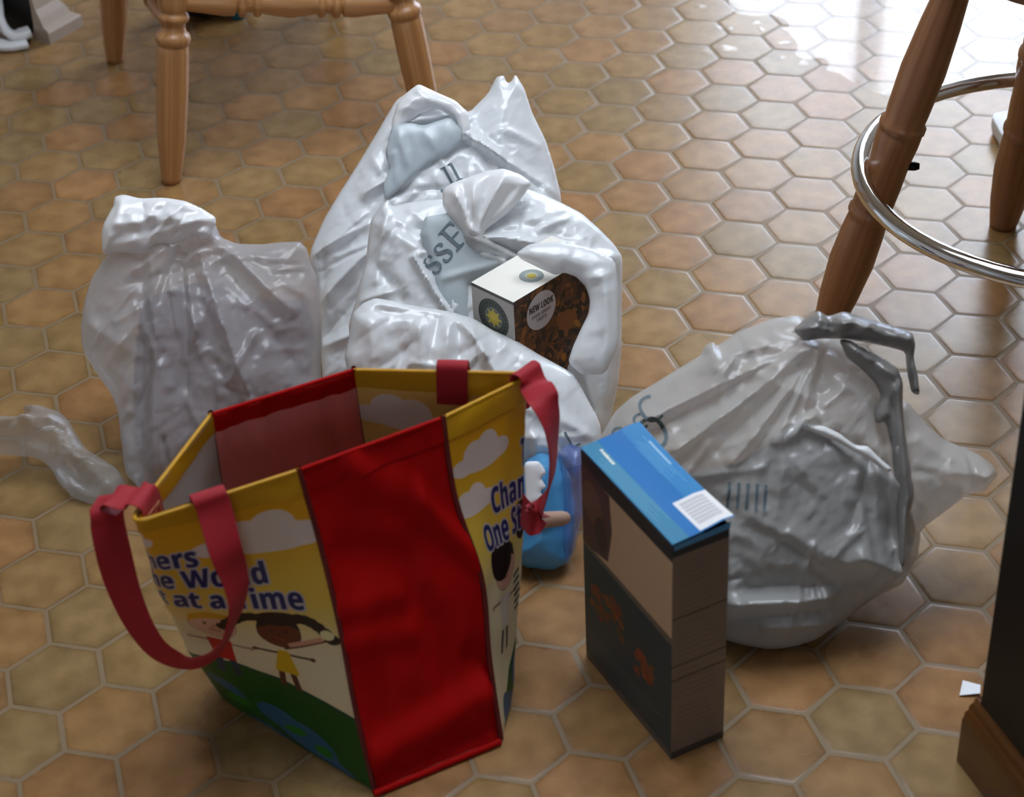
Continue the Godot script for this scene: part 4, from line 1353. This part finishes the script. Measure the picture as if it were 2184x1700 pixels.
func tote_image(faded: float) -> Image:
	var n := 1024
	var img := Image.create(n, n, false, Image.FORMAT_RGB8)
	for y in n:
		var v := float(y) / n
		var c := Color(0.86, 0.62, 0.08).lerp(Color(0.86, 0.72, 0.28), smoothstep(0.08, 0.40, v)).lerp(Color(0.86, 0.80, 0.66), smoothstep(0.38, 0.60, v))
		img.fill_rect(Rect2i(0, y, n, 1), c)
	var cloud := func(cx: float, cy: float, s: float):
		for k in [[-90, 18, 60, 26], [-30, -8, 58, 40], [40, -18, 54, 42], [95, 10, 60, 30], [10, 22, 110, 28]]:
			oval(img, cx + k[0] * s, cy + k[1] * s, k[2] * s, k[3] * s, Color(0.86, 0.80, 0.77))
	cloud.call(860, 190, 1.25)
	cloud.call(140, 170, 0.9)
	cloud.call(70, 290, 0.8)
	cloud.call(470, 140, 0.7)
	# the green and blue globe the children stand on
	oval(img, 700, 1230, 640, 510, Color(0.10, 0.26, 0.17))
	oval(img, 700, 1237, 632, 506, Color(0.08, 0.30, 0.07))
	for k in [[760, 900, 60, 40], [840, 950, 90, 60], [620, 850, 60, 26], [380, 900, 90, 50], [300, 980, 120, 44], [700, 1000, 70, 30], [180, 960, 60, 50], [520, 960, 70, 34], [920, 1000, 50, 30]]:
		oval(img, k[0], k[1], k[2], k[3], Color(0.18, 0.34, 0.46), 0.3)
	for k in [[800, 930, 36, 16], [640, 900, 44, 18], [420, 950, 50, 20], [880, 960, 30, 20]]:
		oval(img, k[0], k[1], k[2], k[3], Color(0.12, 0.42, 0.08), -0.2)
	var skin := Color(0.80, 0.62, 0.52)
	var ink := Color(0.17, 0.11, 0.09)
	# boy in a red top and jeans
	var child := func(x: float, y: float, head: Color, hair: Color, top: Color, legs: Color, s: float, dress: bool):
		stroke(img, Vector2(x - 24 * s, y + 30 * s), Vector2(x - 36 * s, y + 118 * s), 26 * s, legs)
		stroke(img, Vector2(x + 20 * s, y + 30 * s), Vector2(x + 30 * s, y + 118 * s), 26 * s, legs)
		stroke(img, Vector2(x - 110 * s, y - 62 * s), Vector2(x + 110 * s, y - 62 * s), 9 * s, head.darkened(0.35))
		oval(img, x - 112 * s, y - 60 * s, 11 * s, 9 * s, head.darkened(0.2))
		oval(img, x + 112 * s, y - 60 * s, 11 * s, 9 * s, head.darkened(0.2))
		if dress:
			fill_poly(img, [Vector2(x - 20 * s, y - 78 * s), Vector2(x + 20 * s, y - 78 * s), Vector2(x + 48 * s, y + 36 * s), Vector2(x - 48 * s, y + 36 * s)], top)
		else:
			fill_poly(img, [Vector2(x - 44 * s, y - 80 * s), Vector2(x + 44 * s, y - 80 * s), Vector2(x + 36 * s, y + 40 * s), Vector2(x - 36 * s, y + 40 * s)], top)
		oval(img, x, y - 170 * s, 84 * s, 76 * s, head.darkened(0.25))
		oval(img, x, y - 170 * s, 81 * s, 73 * s, head)
		oval(img, x - 26 * s, y - 176 * s, 6 * s, 8 * s, ink)
		oval(img, x + 26 * s, y - 176 * s, 6 * s, 8 * s, ink)
		oval(img, x, y - 158 * s, 9 * s, 6 * s, head.darkened(0.25))
		stroke(img, Vector2(x - 22 * s, y - 138 * s), Vector2(x + 22 * s, y - 138 * s), 5 * s, Color(0.6, 0.25, 0.2))
		fill_poly(img, [Vector2(x - 84 * s, y - 184 * s), Vector2(x - 70 * s, y - 236 * s), Vector2(x, y - 258 * s), Vector2(x + 70 * s, y - 236 * s), Vector2(x + 84 * s, y - 190 * s), Vector2(x + 30 * s, y - 214 * s), Vector2(x - 30 * s, y - 210 * s)], hair)
	child.call(668, 682, Color(0.84, 0.66, 0.56), Color(0.80, 0.60, 0.10), Color(0.72, 0.10, 0.06), Color(0.16, 0.20, 0.30), 0.80, false)
	# girl in a yellow dress, dark bunches of hair, holding a brush
	child.call(850, 668, Color(0.42, 0.20, 0.12), ink, Color(0.82, 0.66, 0.08), Color(0.35, 0.2, 0.13), 0.72, true)
	for k in 6:
		oval(img, 785 - k * 17, 490 + k * k * 2.2, 22, 17, ink)
		oval(img, 912 + k * 17, 490 + k * k * 2.2, 22, 17, ink)
	oval(img, 852, 494, 66, 26, ink)
	stroke(img, Vector2(856, 603), Vector2(1002, 543), 8, Color(0.36, 0.16, 0.10))
	stroke(img, Vector2(870, 588), Vector2(970, 548), 14, Color(0.80, 0.58, 0.48))
	oval(img, 985, 533, 20, 16, Color(0.86, 0.82, 0.62))
	# child in a blue cap by the corner fold
	child.call(440, 700, Color(0.50, 0.30, 0.19), Color(0.20, 0.42, 0.52), Color(0.18, 0.36, 0.30), Color(0.24, 0.2, 0.2), 0.8, false)
	oval(img, 440, 500, 78, 34, Color(0.26, 0.52, 0.60))
	# child with round dark hair and a striped scarf
	child.call(190, 690, Color(0.82, 0.63, 0.55), ink, Color(0.80, 0.76, 0.70), Color(0.30, 0.26, 0.24), 0.9, false)
	oval(img, 168, 500, 76, 66, Color(0.13, 0.09, 0.08), -0.3)
	for k in 6:
		stroke(img, Vector2(262 + k * 6, 590 + k * 22), Vector2(318 + k * 4, 580 + k * 22), 11, Color(0.10, 0.09, 0.14))
	oval(img, 330, 430, 46, 60, ink)
	# words
	var navy := Color(0.12, 0.14, 0.36)
	var halo := Color(0.72, 0.70, 0.72)
	write(img, "Teachers", 512, 232, 350, navy, 6.0, halo, 0.0, 1.32)
	write(img, "Change the World", 512, 326, 690, navy, 6.0, halo, 0.0, 1.32)
	write(img, "One Student at a Time", 512, 420, 850, navy, 6.0, halo, 0.0, 1.32)
	if faded > 0.0:
		var pale := Image.create(n, n, false, Image.FORMAT_RGBA8)
		pale.fill(Color(0.90, 0.88, 0.84, faded))
		img.convert(Image.FORMAT_RGBA8)
		img.blend_rect(pale, Rect2i(0, 0, n, n), Vector2i.ZERO)
		img.convert(Image.FORMAT_RGB8)
	return img


func build_tote():
	var t := thing("tote_bag", "red and yellow printed fabric tote bag with pink web handles", "tote bag")
	# stations round the bag: 0 near-left seam, 1 near-right seam, 2 right fold, 3 far-right seam, 4 far-left seam, 5 left fold
	# each is given from foot to rim
	tote_shape = [
		pts3([296, 0, 278, 291, 85, 247, 290, 170, 218, 285, 255, 190, 276, 340, 173]),
		pts3([437, 0, 250, 438, 85, 218, 442, 170, 191, 428, 255, 160, 427, 340, 138]),
		pts3([463, 0, 202, 487, 85, 173, 506, 170, 145, 521, 255, 119, 533, 340, 96]),
		[Vector3(0.385, 0, -0.03), Vector3(0.380, 0.085, -0.03), Vector3(0.375, 0.17, -0.02), Vector3(0.368, 0.255, 0.0), Vector3(0.3622, 0.3400, 0.0263)],
		[Vector3(0.225, 0, -0.02), Vector3(0.218, 0.085, -0.01), Vector3(0.213, 0.17, 0.005), Vector3(0.211, 0.255, 0.03), Vector3(0.2108, 0.3400, 0.0535)],
		pts3([168, 0, 93, 138, 85, 108, 122, 170, 131, 113, 255, 163, 108, 340, 202]),
	]
	for c in tote_shape:
		tote_foot.append(c[0])
		tote_rim.append(c[4])
	var noise := FastNoiseLite.new()
	noise.seed = 12
	noise.frequency = 0.9
	noise.fractal_octaves = 3
	var print_ := tote_image(0.0)
	var pm := tex_mat("tote_print", print_, 0.42)
	var pale := tex_mat("tote_print_inside", tote_image(0.45), 0.7)
	pale.backlight_enabled = true
	pale.backlight = Color(0.7, 0.7, 0.7)
	pm.backlight_enabled = true
	pm.backlight = Color(0.5, 0.5, 0.5)
	var plain := mat("plain_lining", Color(0.80, 0.79, 0.78), 0.7)
	plain.backlight_enabled = true
	plain.backlight = Color(0.7, 0.7, 0.7)
	var red: Material = mats["red_cloth"]
	var band: Material = mats["yellow_band"]
	var gf := [[0.35, 0.92, 0.75, 0.78, 0.006, 0.10], [0.75, 0.78, 1.0, 0.58, 0.008, 0.09], [0.0, 0.56, 0.45, 0.54, 0.004, 0.06], [0.0, 0.46, 0.5, 0.42, 0.004, 0.07], [0.05, 0.12, 0.95, 0.17, 0.010, 0.07], [0.2, 0.02, 1.0, 0.06, -0.004, 0.05], [0.1, 0.70, 0.6, 0.64, -0.005, 0.10], [0.55, 0.55, 0.7, 0.25, -0.005, 0.14], [0.85, 0.28, 1.0, 0.24, -0.008, 0.08]]
	var panels := [["front_gusset", [0, 1], red, mats["red_lining"], 0.0, gf, red], ["printed_panel", [1, 2, 3], pm, pale, 0.05, [], band], ["back_gusset", [3, 4], red, mats["red_lining"], 0.0, [], red], ["printed_panel", [4, 5, 0], pm, plain, 0.06, [], band]]
	for p in panels:
		var o := part(p[0], tote_panel(p[1], 0.0, 1.0, 0.0, p[4], p[5], noise), p[2], t)
		part("lining", tote_panel(p[1], 0.0, 1.0, -0.0018, p[4], p[5], noise), p[3], o)
		part("rim_band", tote_panel(p[1], 0.912, 1.003, 0.0012, p[4], p[5], noise, 40, 6), p[6], o, "red rim binding" if p[6] == red else "yellow rim binding")
		part("rim_band", tote_panel(p[1], 0.912, 1.003, -0.0030, p[4], p[5], noise, 40, 6), p[6], o, "red rim binding" if p[6] == red else "yellow rim binding")
		var lip := []
		for k in 41:
			var q := tote_panel_point(p[1], k / 40.0, 1.003, p[4])
			lip.append(q)
		part("rim_edge", tube(lip, 0.0022, 8), p[6], o)
	for s in [0, 1, 3, 4]:
		var path := []
		for k in 31:
			path.append(tote_raw([s, (s + 1) % 6], 0.0, k / 30.0 * 1.012) + Vector3(0, 0.002, 0))
		part("seam_piping", tube(path, 0.0028, 8), mats["seam_cloth"], t)
	var hem := []
	for k in 21:
		hem.append(tote_raw([0, 1], k / 20.0, 0.0) + Vector3(-0.002, 0.004, 0.005))
	part("hem", tube(hem, 0.0035, 8), red, t, "folded red hem at the foot")
	part("floor_panel", sheet([[tote_foot[0] + Vector3.UP * 0.003, tote_foot[1] + Vector3.UP * 0.003], [tote_foot[5] + Vector3.UP * 0.003, tote_foot[2] + Vector3.UP * 0.003], [tote_foot[4] + Vector3.UP * 0.003, tote_foot[3] + Vector3.UP * 0.003]]), mats["kraft"], t)
	# handles: sewn inside the rim, looped over it
	var p_left := [4, 5, 0]
	var p_right := [1, 2, 3]
	var s1 := sewn(p_left, 0.405, 0.06)
	var s2 := sewn(p_left, 0.745, 0.06)
	var mid: Array = pts3([100, 340, 154, 93, 318, 154, 92, 290, 166, 94, 248, 176, 102, 208, 189, 116, 180, 200, 139, 168, 210, 163, 182, 222, 183, 212, 229, 196, 246, 228, 197, 276, 223, 193, 302, 221])
	var turn := [[0.72, 0.05, -0.6], [0.85, 0.05, -0.3], [0.9, 0.1, -0.1], [0.75, 0.4, 0.2], [0.45, 0.7, 0.2], [0.1, 0.85, 0.15], [-0.2, 0.8, 0.25], [-0.45, 0.5, 0.5], [-0.6, -0.1, 0.75], [-0.62, -0.1, 0.7], [-0.75, 0.0, 0.55], [-0.92, 0.0, 0.35]]
	web(t, s1, mid, turn, s2, 0.033, "crimson web handle hanging over the left fold")
	var s3 := sewn(p_right, 0.345, 0.05)
	var s4 := sewn(p_right, 0.66, 0.05)
	var mid2: Array = pts3([528, 343, 143, 532, 322, 156, 531, 292, 163, 527, 268, 169, 521, 248, 172, 512, 228, 170, 502, 214, 165])
	mid2.append(Vector3(0.500, 0.188, 0.048))      # and back up behind the bag
	mid2.append(Vector3(0.470, 0.212, 0.012))
	mid2.append((s4[-1][0] as Vector3) + Vector3(0.006, -0.055, -0.012))
	var turn2 := [[0.75, 0.3, -0.5], [0.6, 0.2, -0.7], [0.5, 0.1, -0.85], [0.5, 0.1, -0.85], [0.5, 0.25, -0.8], [0.45, 0.6, -0.5], [0.3, 0.9, -0.2], [0.1, 1.0, 0.0], [0.3, 0.9, 0.1], [0.9, 0.3, 0.3]]
	web(t, s3, mid2, turn2, s4, 0.032, "crimson web handle drooping over the right fold")


# where a handle is sewn on: [point, direction across] from inside the bag up over the rim
func sewn(path: Array, u: float, round_: float) -> Array:
	var q := tote_point(path, u, 1.0, round_)
	var low := tote_point(path, u, 0.88, round_)
	var along := (tote_point(path, u + 0.02, 1.0, round_) - tote_point(path, u - 0.02, 1.0, round_)).normalized()
	var up := (q - low).normalized()
	var out := along.cross(up).normalized()
	var middle := Vector3.ZERO
	for p in tote_rim:
		middle += p / tote_rim.size()
	if out.dot(q - middle) < 0.0:
		out = -out
	return [[low - out * 0.006, along], [q - out * 0.006 - up * 0.004, along], [q - out * 0.003 + up * 0.010, along], [q + out * 0.007 + up * 0.010, along], [q + out * 0.014 - up * 0.003, along]]


func web(t: Node3D, a: Array, mid: Array, turn: Array, b: Array, width: float, label: String) -> void:
	var pts := []
	var acr := []
	for k in a:
		pts.append(k[0])
		acr.append(k[1])
	for k in mid.size():
		pts.append(mid[k])
		acr.append(Vector3(turn[k][0], turn[k][1], turn[k][2]))
	for k in range(b.size() - 1, -1, -1):
		pts.append(b[k][0])
		acr.append(b[k][1])
	for k in range(1, acr.size()):      # keep neighbours on the same side
		if k < a.size() + 1 or k >= a.size() + mid.size():
			if (acr[k] as Vector3).dot(acr[k - 1]) < 0.0:
				acr[k] = -acr[k]
	var path := smooth_path(pts, 6)
	var wide := []
	for k in path.size():
		var f := float(k) / 6.0
		var i0 := mini(int(f), acr.size() - 1)
		var i1 := mini(i0 + 1, acr.size() - 1)
		wide.append((acr[i0] as Vector3).lerp(acr[i1], f - i0))
	part("handle", strap(path, wide, width), mats["strap_web"], t, label)
	# the box of pale stitches that holds it inside the rim
	var c: Vector3 = (a[0][0] as Vector3).lerp(a[1][0], 0.55)
	var x: Vector3 = (a[0][1] as Vector3).normalized() * width * 0.36
	var y: Vector3 = ((a[1][0] as Vector3) - a[0][0]).normalized() * 0.011
	var n := x.cross(y).normalized() * 0.0016
	if n.dot((a[0][0] as Vector3) - a[4][0]) < 0.0:
		n = -n
	for s in [[-1, -1, 1, -1], [1, -1, 1, 1], [1, 1, -1, 1], [-1, 1, -1, -1], [-1, -1, 1, 1], [-1, 1, 1, -1]]:
		part("stitching", tube([c + x * s[0] + y * s[1] + n, c + x * s[2] + y * s[3] + n], 0.0005, 6), mats["stitch"], t)


func tote_panel_point(path: Array, u: float, t: float, round_: float) -> Vector3:
	return tote_point(path, u, t, round_)


# ---------------------------------------------------------------- small things
func build_small_bits():
	var c: Vector3 = Vector3(0.9265, 0.0010, 0.3396)
	var t := thing("paper_scrap", "small bright white scrap of paper on the floor by the plinth", "paper scrap", c)
	var q = [Vector3(0.9248, 0.0010, 0.3271) - c, Vector3(0.9391, 0.0010, 0.3395) - c, Vector3(0.9317, 0.0010, 0.3524) - c, Vector3(0.9111, 0.0010, 0.3461) - c]
	var rows := []
	for r in 5:
		var row := []
		for k in 5:
			row.append(q[0].lerp(q[1], k / 4.0).lerp(q[3].lerp(q[2], k / 4.0), r / 4.0) + Vector3.UP * (0.0015 + 0.002 * (k / 4.0) * (r / 4.0)))
		rows.append(row)
	var low := []
	for r in range(4, -1, -1):
		var row := []
		for k in 5:
			row.append(rows[r][k] - Vector3.UP * 0.0006)
		low.append(row)
	part("sheet", sheet(rows + low), mats["paper"], t)
	# the wet patch by the window and the drops round it
	var o: Vector3 = Vector3(1.5397, 0.0000, -1.1168)
	var w := thing("water_puddle", "thin puddle of water reflecting the window on the far tiles", "puddle", Vector3(o.x, 0, o.z))
	var edge := PackedVector2Array()
	var raw: Array = pts3([1444, 0, -1713, 1392, 0, -1532, 1361, 0, -1427, 1346, 0, -1379, 1348, 0, -1343, 1371, 0, -1322, 1397, 0, -1318, 1412, 0, -1295, 1414, 0, -1268, 1400, 0, -1240, 1398, 0, -1211, 1392, 0, -1176, 1374, 0, -1147, 1386, 0, -1122, 1411, 0, -1120, 1413, 0, -1095, 1399, 0, -1073, 1413, 0, -1052, 1419, 0, -1023, 1431, 0, -980, 1461, 0, -944, 1513, 0, -955, 1542, 0, -929, 1598, 0, -937, 1632, 0, -904, 1699, 0, -916, 1788, 0, -919, 1921, 0, -964, 2131, 0, -1181, 2141, 0, -1526, 1851, 0, -1760, 1612, 0, -1805])
	for p in smooth_path(raw, 3, true):
		edge.append(Vector2(p.x - o.x, p.z - o.z))
	var tr := Geometry2D.triangulate_polygon(edge)
	var st := SurfaceTool.new()
	st.begin(Mesh.PRIMITIVE_TRIANGLES)
	for i in range(0, tr.size(), 3):
		var a := edge[tr[i]]
		var b := edge[tr[i + 1]]
		var d := edge[tr[i + 2]]
		if (b - a).cross(d - a) < 0.0:
			var x := b
			b = d
			d = x
		for p in [a, b, d]:
			st.set_normal(Vector3.UP)
			st.add_vertex(Vector3(p.x, 0.0007, p.y))
	part("water_film", st.commit(), mats["water"], w)
	var drops := [[1.294, -1.398, 0.0109, 0.0096], [1.292, -1.300, 0.0070, 0.0080], [1.309, -1.289, 0.0062, 0.0080], [1.361, -1.294, 0.0094, 0.0080], [1.360, -1.266, 0.0062, 0.0096], [1.400, -1.248, 0.0101, 0.0080], [1.272, -1.214, 0.0187, 0.0144], [1.233, -1.221, 0.0070, 0.0048], [1.375, -1.199, 0.0109, 0.0080], [1.372, -1.111, 0.0101, 0.0112], [1.348, -1.145, 0.0070, 0.0064]]     # x, z, half width, half depth
	for i in drops.size():
		var k: Array = drops[i]
		var says := "small bright water droplet lying near the edge of the puddle"
		if i == 6:
			says = "largest of the water droplets, an elongated splash left of the puddle"
		elif i == 0:
			says = "lone water droplet by the picture's top edge, left of the puddle's corner"
		var d := thing("water_droplet", says, "water droplet", Vector3(k[0], 0, k[1]), "water droplets beside the puddle")
		var rr := []
		for ring in 5:
			var row := []
			for s in 14:
				var a := TAU * s / 14
				var rad := cos(PI * 0.5 * ring / 4.0) * (1.0 + 0.15 * sin(2.0 * a + i) + 0.1 * sin(3.0 * a + 2.0 * i))
				row.append(Vector3(cos(a) * k[2] * rad, 0.0006 + 0.0009 * sin(PI * 0.5 * ring / 4.0), sin(a) * k[3] * rad))
			rr.append(row)
		part("drop", sheet(rr, true), mats["water"], d)
